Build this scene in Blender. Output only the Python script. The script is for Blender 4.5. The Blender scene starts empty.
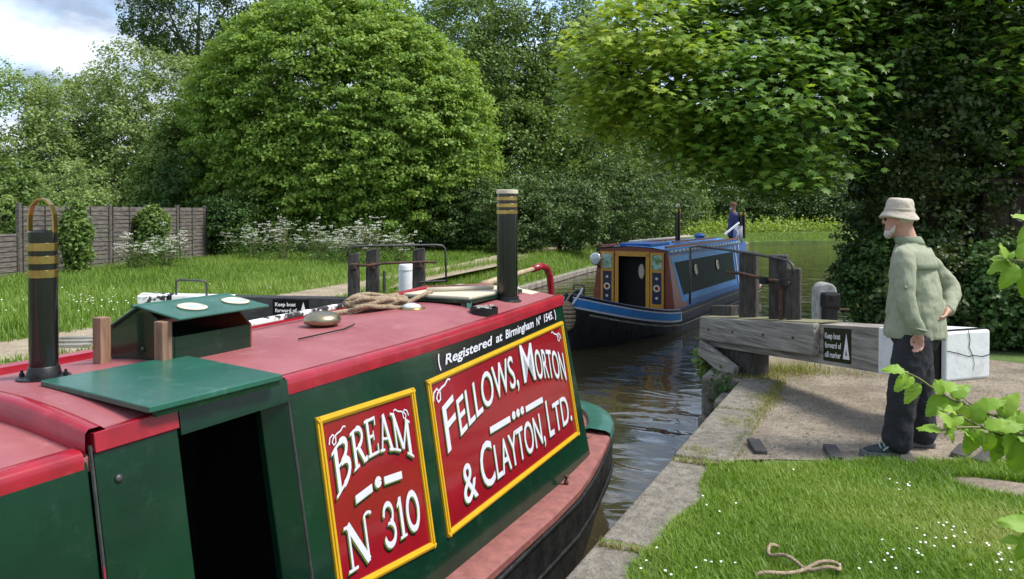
import bpy, bmesh, math, random
import numpy as np
from mathutils import Vector, Matrix, noise

random.seed(7)
RNG = np.random.default_rng(11)
SC = bpy.context.scene
COL = SC.collection

# ------------------------------------------------------------------ camera
EYE = 1.65; FPX = 760.0; PITCH = math.radians(0.9); HORIZON = 212.0
CYP = HORIZON + FPX * math.tan(PITCH)   # row of the optical axis (the photograph is an off-centre crop)
cam = bpy.data.cameras.new('camera'); camo = bpy.data.objects.new('camera', cam)
COL.objects.link(camo); SC.camera = camo
cam.sensor_width = 36.0; cam.lens = 36.0 * FPX / 1024.0
cam.shift_y = (CYP - 289.5) / 1024.0; cam.clip_start = 0.05; cam.clip_end = 3000
camo.location = (0, 0, EYE); camo.rotation_euler = (math.pi / 2 - PITCH, 0, 0)

# ------------------------------------------------------------------ world and sun
SUN_EL = math.radians(56); SUN_AZ = math.radians(102)   # bearing from +Y, clockwise
w = bpy.data.worlds.new('World'); SC.world = w; w.use_nodes = True
nt = w.node_tree; nt.nodes.clear()
out = nt.nodes.new('ShaderNodeOutputWorld'); bg = nt.nodes.new('ShaderNodeBackground')
sky = nt.nodes.new('ShaderNodeTexSky'); sky.sky_type = 'NISHITA'; sky.sun_disc = False
sky.sun_elevation = SUN_EL; sky.sun_rotation = SUN_AZ
sky.air_density = 1.0; sky.dust_density = 0.6
tc = nt.nodes.new('ShaderNodeTexCoord'); mp = nt.nodes.new('ShaderNodeMapping')
mp.inputs['Scale'].default_value = (2.2, 2.2, 5.0); mp.inputs['Location'].default_value = (0.35, 0.1, 0.3)
n1 = nt.nodes.new('ShaderNodeTexNoise'); n1.inputs['Scale'].default_value = 1.3; n1.inputs['Detail'].default_value = 9; n1.inputs['Roughness'].default_value = 0.55
rp = nt.nodes.new('ShaderNodeValToRGB'); rp.color_ramp.elements[0].position = 0.33; rp.color_ramp.elements[1].position = 0.50
n2 = nt.nodes.new('ShaderNodeTexNoise'); n2.inputs['Scale'].default_value = 3.6; n2.inputs['Detail'].default_value = 7
r2 = nt.nodes.new('ShaderNodeValToRGB')
r2.color_ramp.elements[0].position = 0.42; r2.color_ramp.elements[0].color = (1.15, 1.45, 1.95, 1)
r2.color_ramp.elements[1].position = 0.68; r2.color_ramp.elements[1].color = (3.3, 3.45, 3.7, 1)
mx = nt.nodes.new('ShaderNodeMix'); mx.data_type = 'RGBA'
L = nt.links
L.new(tc.outputs['Generated'], mp.inputs['Vector']); L.new(mp.outputs[0], n1.inputs['Vector']); L.new(mp.outputs[0], n2.inputs['Vector'])
L.new(n1.outputs['Fac'], rp.inputs[0]); L.new(n2.outputs['Fac'], r2.inputs[0])
L.new(rp.outputs[0], mx.inputs['Factor']); L.new(sky.outputs[0], mx.inputs['A']); L.new(r2.outputs[0], mx.inputs['B'])
L.new(mx.outputs['Result'], bg.inputs['Color']); bg.inputs['Strength'].default_value = 0.15
L.new(bg.outputs[0], out.inputs['Surface'])
sl = bpy.data.lights.new('sun', 'SUN'); sl.energy = 2.05; sl.angle = math.radians(20); sl.color = (1.0, 0.95, 0.87)
so = bpy.data.objects.new('sun', sl); COL.objects.link(so)
to_sun = Vector((math.sin(SUN_AZ) * math.cos(SUN_EL), math.cos(SUN_AZ) * math.cos(SUN_EL), math.sin(SUN_EL)))
so.rotation_euler = to_sun.to_track_quat('Z', 'Y').to_euler(); so.location = to_sun * 40
vs = SC.view_settings; vs.view_transform = 'Standard'; vs.look = 'None'; vs.gamma = 1.0; vs.exposure = 1.43; vs.use_curve_mapping = False

# ------------------------------------------------------------------ frames: pixel rays and the lock frame (t across, s along)
def ray(u, v):
    a = (u - 512) / FPX; b = -(v - CYP) / FPX
    return Vector((a, math.cos(PITCH) + b * math.sin(PITCH), -math.sin(PITCH) + b * math.cos(PITCH)))
def PZ(u, v, z=0.0):
    d = ray(u, v); return d * ((z - EYE) / d.z) + Vector((0, 0, EYE))
def PY(u, v, y):
    d = ray(u, v); return d * (y / d.y) + Vector((0, 0, EYE))
LB = math.radians(26.5); SB, CB = math.sin(LB), math.cos(LB)
def LW(t, s, z=0.0): return Vector((t * CB + s * SB, -t * SB + s * CB, z))
def WL(p): return (p[0] * CB - p[1] * SB, p[0] * SB + p[1] * CB)
WATER = -0.75

# ------------------------------------------------------------------ materials
MATS = {}
def mat(name, col, rough=0.6, metal=0.0, var=0.0, vscale=6.0, col2=None, bump=0.0, bscale=40.0, coat=0.0, spec=0.5, vlo=0.35, vhi=0.65, stretch=None, rvar=0.0, rotz=None, dust=None):
    if name in MATS: return MATS[name]
    m = bpy.data.materials.new(name); m.use_nodes = True; MATS[name] = m
    t = m.node_tree; b = t.nodes['Principled BSDF']; K = t.links
    b.inputs['Roughness'].default_value = rough; b.inputs['Metallic'].default_value = metal
    b.inputs['Specular IOR Level'].default_value = spec; b.inputs['Coat Weight'].default_value = coat
    b.inputs['Base Color'].default_value = (*col, 1)
    if var or col2 or bump:
        c = t.nodes.new('ShaderNodeTexCoord'); mpn = t.nodes.new('ShaderNodeMapping')
        if stretch: mpn.inputs['Scale'].default_value = stretch
        if rotz is not None:
            m0 = t.nodes.new('ShaderNodeMapping'); m0.inputs['Rotation'].default_value = (0, 0, rotz); K.new(c.outputs['Object'], m0.inputs[0]); K.new(m0.outputs[0], mpn.inputs[0])
        else: K.new(c.outputs['Object'], mpn.inputs[0])
    if var or col2:
        n = t.nodes.new('ShaderNodeTexNoise'); n.inputs['Scale'].default_value = vscale; n.inputs['Detail'].default_value = 8; n.inputs['Roughness'].default_value = 0.62
        r = t.nodes.new('ShaderNodeValToRGB'); K.new(mpn.outputs[0], n.inputs['Vector']); K.new(n.outputs['Fac'], r.inputs[0])
        c2 = col2 if col2 else tuple(x * (1 - var) for x in col)
        r.color_ramp.elements[0].position = vlo; r.color_ramp.elements[0].color = (*c2, 1)
        r.color_ramp.elements[1].position = vhi; r.color_ramp.elements[1].color = (*col, 1)
        K.new(r.outputs[0], b.inputs['Base Color'])
        if rvar:
            mr = t.nodes.new('ShaderNodeMapRange'); mr.inputs[3].default_value = rough + rvar; mr.inputs[4].default_value = max(0.03, rough - rvar)
            K.new(n.outputs['Fac'], mr.inputs[0]); K.new(mr.outputs[0], b.inputs['Roughness'])
    if dust:   # (colour, amount, scale): worn specks and streaks
        nd = t.nodes.new('ShaderNodeTexNoise'); nd.inputs['Scale'].default_value = dust[2]; nd.inputs['Detail'].default_value = 12; nd.inputs['Roughness'].default_value = .75; K.new(mpn.outputs[0], nd.inputs['Vector'])
        rd = t.nodes.new('ShaderNodeMapRange'); rd.inputs[1].default_value = .55; rd.inputs[2].default_value = .75; rd.inputs[3].default_value = 0; rd.inputs[4].default_value = dust[1]; K.new(nd.outputs['Fac'], rd.inputs[0])
        md = t.nodes.new('ShaderNodeMix'); md.data_type = 'RGBA'; K.new(rd.outputs[0], md.inputs['Factor']); md.inputs['B'].default_value = (*dust[0], 1)
        K.new(r.outputs[0], md.inputs['A']); K.new(md.outputs['Result'], b.inputs['Base Color'])
    if bump:
        nb = t.nodes.new('ShaderNodeTexNoise'); nb.inputs['Scale'].default_value = bscale; nb.inputs['Detail'].default_value = 6
        bn = t.nodes.new('ShaderNodeBump'); bn.inputs['Strength'].default_value = bump; bn.inputs['Distance'].default_value = 0.02
        K.new(mpn.outputs[0], nb.inputs['Vector']); K.new(nb.outputs['Fac'], bn.inputs['Height']); K.new(bn.outputs[0], b.inputs['Normal'])
    return m
def leafmat(name, cols, trans=0.35, rough=0.45, attr='v'):
    m = bpy.data.materials.new(name); m.use_nodes = True; t = m.node_tree; K = t.links
    b = t.nodes['Principled BSDF']; o = t.nodes['Material Output']
    a = t.nodes.new('ShaderNodeAttribute'); a.attribute_name = attr
    r = t.nodes.new('ShaderNodeValToRGB'); K.new(a.outputs['Fac'], r.inputs[0])
    el = r.color_ramp.elements
    while len(el) < len(cols): el.new(0.5)
    for i, c in enumerate(cols):
        el[i].position = i / (len(cols) - 1); el[i].color = (*c, 1)
    K.new(r.outputs[0], b.inputs['Base Color']); b.inputs['Roughness'].default_value = rough; b.inputs['Specular IOR Level'].default_value = 0.3
    tr = t.nodes.new('ShaderNodeBsdfTranslucent'); mm = t.nodes.new('ShaderNodeMixShader'); mm.inputs[0].default_value = trans
    hs = t.nodes.new('ShaderNodeHueSaturation'); hs.inputs['Hue'].default_value = 0.485; hs.inputs['Saturation'].default_value = 1.1; hs.inputs['Value'].default_value = 1.35
    K.new(r.outputs[0], hs.inputs['Color']); K.new(hs.outputs[0], tr.inputs['Color'])
    K.new(b.outputs[0], mm.inputs[1]); K.new(tr.outputs[0], mm.inputs[2]); K.new(mm.outputs[0], o.inputs['Surface'])
    return m

M = dict(
    roof=mat('faded_red_roof_paint', (0.32, 0.105, 0.11), 0.5, var=0.25, vscale=3.0, col2=(0.25, 0.065, 0.073), bump=0.09, bscale=45, rvar=0.14, dust=((.42, .25, .24), .5, 7)),
    red=mat('bright_red_paint', (0.32, 0.010, 0.024), 0.27, var=0.3, vscale=7, coat=0.2, bump=0.05, bscale=14, dust=((.40, .10, .11), .4, 11)),
    green=mat('dark_green_gloss_paint', (0.004, 0.031, 0.016), 0.2, spec=0.35, var=0.35, vscale=3.5, coat=0.25, bump=0.06, bscale=3.5, rvar=0.14, col2=(0.0022, 0.019, 0.010), dust=((.03, .07, .05), .45, 9)),
    lid=mat('lighter_green_paint', (0.022, 0.115, 0.08), 0.33, var=0.25, vscale=4, coat=0.15, bump=0.05, bscale=12, rvar=0.12, dust=((.16, .27, .22), .5, 9)),
    signred=mat('sign_red_paint', (0.25, 0.006, 0.014), 0.16, var=0.2, vscale=4, coat=0.5, bump=0.02, bscale=8),
    yellow=mat('yellow_paint', (0.62, 0.36, 0.012), 0.3, var=0.12, vscale=9),
    white=mat('sign_white_paint', (0.60, 0.61, 0.68), 0.4, var=0.1, vscale=20),
    black=mat('gloss_black_paint', (0.008, 0.008, 0.009), 0.18, var=0.3, vscale=8, coat=0.3, bump=0.02, bscale=25),
    hull=mat('black_hull_blacking', (0.022, 0.022, 0.022), 0.45, vscale=9, col2=(0.006, 0.006, 0.007), bump=0.6, bscale=18, spec=0.4, rvar=0.15),
    gun=mat('red_oxide_deck_paint', (0.27, 0.095, 0.082), 0.65, var=0.35, vscale=12, bump=0.2, bscale=40, dust=((.18, .13, .11), .7, 6)),
    brass=mat('brass', (0.52, 0.36, 0.12), 0.32, 1.0, var=0.35, vscale=14),
    dbrass=mat('dull_brass', (0.42, 0.36, 0.24), 0.38, 1.0, var=0.3, vscale=10),
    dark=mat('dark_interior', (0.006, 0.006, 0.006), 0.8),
    steel=mat('grey_galvanised_rail', (0.09, 0.09, 0.09), 0.5, 0.6, var=0.4, vscale=15, bump=0.1, bscale=60),
    rust=mat('rusty_iron', (0.12, 0.05, 0.03), 0.8, 0.2, vscale=20, col2=(0.03, 0.025, 0.022), bump=0.3, bscale=60),
    ironblack=mat('black_iron', (0.012, 0.012, 0.013), 0.45, 0.3, var=0.3, vscale=12, bump=0.1),
    wpaint=mat('weathered_white_paint', (0.70, 0.71, 0.72), 0.6, vscale=7, col2=(0.50, 0.50, 0.50), bump=0.12, bscale=30, vlo=0.25, vhi=0.5),
    peel=mat('peeling_white_on_black', (0.68, 0.68, 0.68), 0.7, vscale=9, col2=(0.03, 0.03, 0.03), bump=0.2, bscale=30, vlo=0.47, vhi=0.5),
    timber=mat('weathered_grey_timber', (0.33, 0.305, 0.26), 0.85, vscale=3.2, col2=(0.11, 0.10, 0.085), bump=0.6, bscale=5, stretch=(0.7, 9, 9), rotz=math.radians(44.6), vlo=.32, vhi=.62),
    dtimber=mat('dark_wet_timber', (0.075, 0.065, 0.055), 0.8, vscale=6, col2=(0.02, 0.018, 0.016), bump=0.6, bscale=14, stretch=(6, 6, 1.0)),
    blackbeam=mat('black_painted_beam', (0.035, 0.036, 0.038), 0.6, vscale=8, col2=(0.012, 0.012, 0.012), bump=0.2, bscale=25),
    bwood=mat('brown_post_timber', (0.30, 0.18, 0.115), 0.75, vscale=7, col2=(0.16, 0.09, 0.055), bump=0.3, bscale=14, stretch=(7, 7, 0.8)),
    fence=mat('silvered_fence_board', (0.165, 0.148, 0.13), 0.9, vscale=4, col2=(0.055, 0.048, 0.042), bump=0.4, bscale=14, stretch=(1, 1, 6)),
    rope=mat('natural_rope', (0.40, 0.31, 0.21), 0.95, vscale=40, col2=(0.22, 0.16, 0.10), bump=0.6, bscale=160),
    conc=mat('weathered_concrete_coping', (0.235, 0.215, 0.175), 0.9, vscale=16, col2=(0.10, 0.092, 0.075), bump=0.9, bscale=60, vlo=.30, vhi=.62, dust=((.055, .055, .035), .8, 4)),
    stone=mat('old_stone', (0.29, 0.26, 0.215), 0.9, vscale=6, col2=(0.13, 0.11, 0.09), bump=0.7, bscale=25),
    brickm=mat('dark_engineering_brick', (0.06, 0.055, 0.055), 0.7, var=0.4, vscale=12, bump=0.3, bscale=40),
    bark=mat('bark', (0.075, 0.06, 0.045), 0.95, vscale=8, col2=(0.025, 0.02, 0.016), bump=0.7, bscale=20),
    twig=mat('green_brown_twig', (0.16, 0.16, 0.06), 0.7, var=0.3, vscale=40),
    skin=mat('skin', (0.50, 0.27, 0.20), 0.55, var=0.12, vscale=25),
    beard=mat('white_beard', (0.62, 0.58, 0.54), 0.9, var=0.25, vscale=60, bump=0.5, bscale=120),
    shirt=mat('sage_green_cotton', (0.31, 0.33, 0.235), 0.9, var=0.22, vscale=7, bump=0.75, bscale=15, stretch=(1, 1, .4)),
    shirtd=mat('sage_green_seam', (0.20, 0.235, 0.16), 0.9),
    trouser=mat('black_trouser_cloth', (0.016, 0.017, 0.022), 0.85, var=0.3, vscale=6, bump=0.7, bscale=11),
    hat=mat('beige_hat_cloth', (0.50, 0.44, 0.36), 0.9, var=0.15, vscale=18, bump=0.4, bscale=30),
    boot=mat('dark_teal_boot', (0.022, 0.035, 0.036), 0.65, vscale=25, col2=(0.01, 0.012, 0.013), bump=0.3, bscale=70),
    sole=mat('grey_rubber_sole', (0.14, 0.15, 0.15), 0.8, var=0.3, vscale=20),
    lace=mat('pale_lace', (0.30, 0.36, 0.36), 0.7),
    blue=mat('bright_blue_paint', (0.02, 0.10, 0.34), 0.5, var=0.25, vscale=6, spec=.3),
    lblue=mat('light_blue_paint', (0.045, 0.23, 0.58), 0.5, var=0.2, vscale=6, spec=.3),
    navy=mat('navy_paint', (0.012, 0.018, 0.06), 0.35, var=0.2),
    dgreen2=mat('bottle_green_paint', (0.002, 0.014, 0.010), 0.6, var=0.2, vscale=3, spec=0.1),
    oxide=mat('brown_red_paint', (0.22, 0.05, 0.025), 0.45, var=0.2),
    ochre=mat('ochre_combed_paint', (0.60, 0.30, 0.035), 0.4, var=0.3, vscale=12, stretch=(8, 8, 1)),
    cream=mat('cream_paint', (0.62, 0.56, 0.42), 0.5, var=0.15),
    chrome=mat('chrome', (0.7, 0.7, 0.7), 0.12, 1.0),
    glass=mat('lamp_glass', (0.5, 0.55, 0.58), 0.05, 0.0, spec=0.9),
    castle=mat('painted_landscape', (0.35, 0.5, 0.45), 0.4, vscale=9, col2=(0.10, 0.22, 0.05), vlo=0.45, vhi=0.55),
    blueshirt=mat('blue_jumper', (0.05, 0.055, 0.16), 0.9, var=0.25, vscale=12, bump=0.4, bscale=20),
    brownhat=mat('brown_felt', (0.10, 0.045, 0.025), 0.9),
    shed=mat('dark_brown_creosote', (0.055, 0.028, 0.018), 0.85, vscale=5, col2=(0.025, 0.013, 0.009), bump=0.4, bscale=15, stretch=(6, 6, 1)),
    petal=mat('white_petal', (0.78, 0.78, 0.74), 0.8),
    ypetal=mat('yellow_flower', (0.70, 0.55, 0.03), 0.7),
    tread=mat('grey_tread_plank', (0.28, 0.27, 0.24), 0.9, vscale=8, col2=(0.14, 0.14, 0.11), bump=0.4),
    signtxt=mat('cast_sign_white', (0.7, 0.7, 0.68), 0.6),
)
LEAF = dict(
    dome=leafmat('hazel_leaf', [(0.1, 0.18, 0.03), (0.2, 0.325, 0.055), (0.34, 0.46, 0.1)], 0.40),
    pale=leafmat('pale_tree_leaf', [(0.12, 0.185, 0.06), (0.21, 0.3, 0.085), (0.34, 0.43, 0.16)], 0.35),
    dark=leafmat('dark_tree_leaf', [(0.042, 0.082, 0.022), (0.08, 0.14, 0.036), (0.14, 0.205, 0.06)], 0.25),
    mid=leafmat('mid_tree_leaf', [(0.065, 0.12, 0.024), (0.12, 0.2, 0.038), (0.21, 0.3, 0.075)], 0.3),
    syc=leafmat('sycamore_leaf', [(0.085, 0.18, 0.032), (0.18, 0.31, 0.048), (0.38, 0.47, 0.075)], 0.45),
    ever=leafmat('dark_small_leaf', [(0.022, 0.045, 0.011), (0.044, 0.078, 0.017), (0.1, 0.105, 0.025)], 0.2),
    hedge=leafmat('hedge_leaf', [(0.028, 0.07, 0.016), (0.055, 0.12, 0.025), (0.095, 0.175, 0.045)], 0.3),
    grass=leafmat('grass_blade', [(0.09, 0.18, 0.018), (0.16, 0.285, 0.03), (0.22, 0.34, 0.05), (0.38, 0.42, 0.13)], 0.35, 0.5),
    long=leafmat('long_grass_blade', [(0.1, 0.18, 0.025), (0.17, 0.28, 0.04), (0.28, 0.37, 0.1)], 0.35, 0.5),
    dry=leafmat('dry_grass_blade', [(0.14, 0.17, 0.03), (0.24, 0.25, 0.06), (0.34, 0.30, 0.11)], 0.3, 0.6),
    parsley=leafmat('parsley_leaf', [(0.05, 0.11, 0.02), (0.085, 0.16, 0.03), (0.12, 0.2, 0.05)], 0.3),
    flower=leafmat('parsley_flower', [(0.50, 0.54, 0.40), (0.68, 0.69, 0.60), (0.80, 0.80, 0.75)], 0.3, 0.7),
    yell=leafmat('waterside_plant_leaf', [(0.12, 0.22, 0.03), (0.2, 0.3, 0.035), (0.32, 0.38, 0.05)], 0.35),
    sprig=leafmat('fresh_spring_leaf', [(0.14, 0.27, 0.02), (0.20, 0.35, 0.035), (0.28, 0.42, 0.06)], 0.30, 0.5),
)

# ------------------------------------------------------------------ scene tree helpers
ORG = {}
def tag(o, label=None, cat=None, group=None, kind=None):
    if label: o['label'] = label
    if cat: o['category'] = cat
    if group: o['group'] = group
    if kind: o['kind'] = kind
    return o
def thing(name, label, cat, org=(0, 0, 0), lock=False, group=None):
    o = bpy.data.objects.new(name, None); COL.objects.link(o); o.empty_display_size = 0.2
    o.location = LW(*org) if lock else Vector(org)
    if lock: o.rotation_euler = (0, 0, -LB)
    ORG[o.name] = Vector(org)
    return tag(o, label, cat, group)
def link(name, me, m, parent=None, smooth=False):
    o = bpy.data.objects.new(name, me); COL.objects.link(o)
    if m is not None and not me.materials: me.materials.append(m)
    if smooth: me.polygons.foreach_set('use_smooth', [True] * len(me.polygons))
    if parent is not None:
        o.parent = parent; ORG[o.name] = ORG.get(parent.name, Vector((0, 0, 0)))
    return o
def lockobj(o, org=(0, 0, 0)):
    o.rotation_euler = (0, 0, -LB); o.location = LW(*org); return o

class MB:
    def __init__(s): s.v = []; s.f = []
    def add(s, vs, fs):
        b = len(s.v); s.v += [tuple(x) for x in vs]; s.f += [tuple(b + i for i in q) for q in fs]; return s
    def box(s, x0, x1, y0, y1, z0, z1):
        return s.add([(x0, y0, z0), (x1, y0, z0), (x1, y1, z0), (x0, y1, z0), (x0, y0, z1), (x1, y0, z1), (x1, y1, z1), (x0, y1, z1)],
                     [(3, 2, 1, 0), (4, 5, 6, 7), (0, 1, 5, 4), (1, 2, 6, 5), (2, 3, 7, 6), (3, 0, 4, 7)])
    def hexa(s, p):   # 8 points, bottom ring then top ring
        return s.add(p, [(3, 2, 1, 0), (4, 5, 6, 7), (0, 1, 5, 4), (1, 2, 6, 5), (2, 3, 7, 6), (3, 0, 4, 7)])
    def bar(s, a, b, wd, ht, up=(0, 0, 1)):
        a = Vector(a); b = Vector(b); d = (b - a).normalized(); sd = d.cross(Vector(up)).normalized(); u = sd.cross(d)
        p = []
        for c, w2 in ((a, wd), (b, wd)):
            pass
        q = [a - sd * wd / 2 - u * ht / 2, b - sd * wd / 2 - u * ht / 2, b + sd * wd / 2 - u * ht / 2, a + sd * wd / 2 - u * ht / 2]
        q += [x + u * ht for x in q]
        return s.hexa([q[3], q[2], q[1], q[0], q[7], q[6], q[5], q[4]])
    def prism(s, poly, fn0, fn1):  # poly 2d -> two 3d faces
        n = len(poly); a = [fn0(*p) for p in poly]; b = [fn1(*p) for p in poly]
        return s.add(a + b, [tuple(range(n - 1, -1, -1)), tuple(range(n, 2 * n))] + [(i, (i + 1) % n, n + (i + 1) % n, n + i) for i in range(n)])
    def tube(s, pts, r, seg=8, cap=True):
        pts = [Vector(p) for p in pts]; n = len(pts)
        rs = r if isinstance(r, (list, tuple)) else [r] * n
        d0 = (pts[1] - pts[0]).normalized(); up = Vector((0, 0, 1)) if abs(d0.z) < 0.9 else Vector((1, 0, 0))
        a = d0.cross(up).normalized(); vs = []; fs = []
        for i, p in enumerate(pts):
            d = (pts[min(i + 1, n - 1)] - pts[max(i - 1, 0)]).normalized()
            a = (a - d * a.dot(d)).normalized(); b = d.cross(a)
            for k in range(seg):
                th = 2 * math.pi * k / seg; vs.append(p + (a * math.cos(th) + b * math.sin(th)) * rs[i])
        for i in range(n - 1):
            for k in range(seg):
                fs.append((i * seg + k, i * seg + (k + 1) % seg, (i + 1) * seg + (k + 1) % seg, (i + 1) * seg + k))
        if cap: fs += [tuple(range(seg - 1, -1, -1)), tuple(range((n - 1) * seg, n * seg))]
        return s.add(vs, fs)
    def rope(s, pts, r, pitch, seg=12):   # three-strand laid rope: one lobed, twisting skin
        pts = [Vector(p) for p in pts]; out_ = [pts[0]]
        for a_, b_ in zip(pts, pts[1:]):
            k_ = max(1, int((b_ - a_).length / (pitch / 5))); out_ += [a_.lerp(b_, (i + 1) / k_) for i in range(k_)]
        n = len(out_); d0 = (out_[1] - out_[0]).normalized(); up = Vector((0, 0, 1)) if abs(d0.z) < 0.9 else Vector((1, 0, 0)); a = d0.cross(up).normalized(); vs = []; fs = []; ln = 0
        for i, p in enumerate(out_):
            if i: ln += (p - out_[i - 1]).length
            d = (out_[min(i + 1, n - 1)] - out_[max(i - 1, 0)]).normalized(); a = (a - d * a.dot(d)).normalized(); b = d.cross(a); tw = 2 * math.pi * ln / (pitch * 3)
            for k in range(seg):
                th = 2 * math.pi * k / seg; vs.append(p + (a * math.cos(th) + b * math.sin(th)) * r * (.84 + .26 * abs(math.cos(1.5 * (th - tw)))))
        fs = [(i * seg + k, i * seg + (k + 1) % seg, (i + 1) * seg + (k + 1) % seg, (i + 1) * seg + k) for i in range(n - 1) for k in range(seg)] + [tuple(range(seg - 1, -1, -1)), tuple(range((n - 1) * seg, n * seg))]
        return s.add(vs, fs)
    def lathe(s, prof, c=(0, 0, 0), seg=24, sx=1, sy=1):   # prof: (r,z)
        vs = []; fs = []; n = len(prof)
        for r, z in prof:
            for k in range(seg):
                th = 2 * math.pi * k / seg; vs.append((c[0] + r * sx * math.cos(th), c[1] + r * sy * math.sin(th), c[2] + z))
        for i in range(n - 1):
            for k in range(seg):
                fs.append((i * seg + k, i * seg + (k + 1) % seg, (i + 1) * seg + (k + 1) % seg, (i + 1) * seg + k))
        fs += [tuple(range(seg - 1, -1, -1)), tuple(range((n - 1) * seg, n * seg))]
        return s.add(vs, fs)
    def loft(s, rings):   # rings of equal length points, capped
        n = len(rings[0]); vs = [p for r in rings for p in r]; fs = []
        for i in range(len(rings) - 1):
            for k in range(n):
                fs.append((i * n + k, i * n + (k + 1) % n, (i + 1) * n + (k + 1) % n, (i + 1) * n + k))
        fs += [tuple(range(n - 1, -1, -1)), tuple(range((len(rings) - 1) * n, len(rings) * n))]
        return s.add(vs, fs)
    def ell(s, c, r, seg=16, rings=10, rot=None):
        vs = []; fs = []; c = Vector(c)
        for i in range(rings + 1):
            ph = math.pi * i / rings
            for k in range(seg):
                th = 2 * math.pi * k / seg
                p = Vector((r[0] * math.sin(ph) * math.cos(th), r[1] * math.sin(ph) * math.sin(th), -r[2] * math.cos(ph)))
                vs.append(c + (rot @ p if rot else p))
        for i in range(rings):
            for k in range(seg):
                fs.append((i * seg + k, i * seg + (k + 1) % seg, (i + 1) * seg + (k + 1) % seg, (i + 1) * seg + k))
        return s.add(vs, fs)
    def sheet(s, grid):   # open surface from rows of points
        n = len(grid[0]); vs = [p for r in grid for p in r]
        return s.add(vs, [(i * n + k, i * n + k + 1, (i + 1) * n + k + 1, (i + 1) * n + k) for i in range(len(grid) - 1) for k in range(n - 1)])
    def build(s, name, m, parent=None, smooth=False, bevel=0.0, org=None, seg=2, autosm=None):
        og = ORG.get(parent.name, Vector((0, 0, 0))) if parent is not None else Vector(org or (0, 0, 0))
        me = bpy.data.meshes.new(name)
        me.from_pydata([(x - og.x, y - og.y, z - og.z) for x, y, z in s.v], [], s.f)
        bm = bmesh.new(); bm.from_mesh(me); bmesh.ops.remove_doubles(bm, verts=bm.verts, dist=1e-6)
        if smooth or bevel: bmesh.ops.recalc_face_normals(bm, faces=bm.faces)
        bm.to_mesh(me); bm.free()
        o = link(name, me, m, parent, smooth)
        if autosm:
            me.polygons.foreach_set('use_smooth', [True] * len(me.polygons))
            md = o.modifiers.new('edge', 'EDGE_SPLIT'); md.split_angle = math.radians(autosm)
        if bevel:
            b = o.modifiers.new('bevel', 'BEVEL'); b.width = bevel; b.segments = seg; b.limit_method = 'ANGLE'; b.angle_limit = math.radians(35)
        return o

def fastmesh(name, V, F, val=None):
    me = bpy.data.meshes.new(name); V = np.asarray(V, np.float32); F = np.asarray(F, np.int32)
    k = F.shape[1]; me.vertices.add(len(V)); me.vertices.foreach_set('co', V.ravel())
    me.loops.add(F.size); me.loops.foreach_set('vertex_index', F.ravel())
    me.polygons.add(len(F)); me.polygons.foreach_set('loop_start', np.arange(0, F.size, k, dtype=np.int32))
    me.polygons.foreach_set('loop_total', np.full(len(F), k, np.int32))
    if val is not None:
        a = me.attributes.new('v', 'FLOAT', 'POINT'); a.data.foreach_set('value', np.asarray(val, np.float32))
    me.update(calc_edges=True); return me
# leaf templates: x across, y along, z normal
T_DIA = (np.array([(0, -0.5, 0), (0.30, 0.0, 0.07), (0, 0.5, -0.03), (-0.30, 0.0, 0.07)]), np.array([(0, 1, 2), (0, 2, 3)]))
T_BROAD = (np.array([(0, -0.5, 0), (0.40, -0.12, 0.07), (0.24, 0.3, 0.03), (0, 0.55, -0.08), (-0.24, 0.3, 0.03), (-0.40, -0.12, 0.07)]),
           np.array([(0, 1, 2), (0, 2, 3), (0, 3, 4), (0, 4, 5)]))
_sy = [(0, -0.32), (0.26, -0.38), (0.24, -0.16), (0.52, -0.06), (0.30, 0.10), (0.34, 0.34), (0.13, 0.24), (0, 0.62), (-0.13, 0.24), (-0.34, 0.34), (-0.30, 0.10), (-0.52, -0.06), (-0.24, -0.16), (-0.26, -0.38)]
T_SYC = (np.array([(0, 0, 0.05)] + [(x, y, -0.22 * (x * x + y * y) + 0.02) for x, y in _sy]), np.array([(0, i + 1, (i + 1) % len(_sy) + 1) for i in range(len(_sy))]))
def unit(a): return a / np.maximum(np.linalg.norm(a, axis=1, keepdims=True), 1e-9)
def leaves(C, N, size, tmpl, val, rng, along=None):
    n = len(C); N = unit(N)
    A = along if along is not None else rng.normal(size=(n, 3))
    Yv = unit(A - N * np.sum(A * N, axis=1, keepdims=True)); Xv = np.cross(Yv, N)
    tv, tf = tmpl; k = len(tv); sz = np.broadcast_to(np.asarray(size, float), (n,))[:, None, None]
    V = C[:, None, :] + sz * (tv[None, :, 0:1] * Xv[:, None, :] + tv[None, :, 1:2] * Yv[:, None, :] + tv[None, :, 2:3] * N[:, None, :])
    F = tf[None] + (np.arange(n) * k)[:, None, None]
    return V.reshape(-1, 3), F.reshape(-1, 3), np.repeat(val, k)

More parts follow.
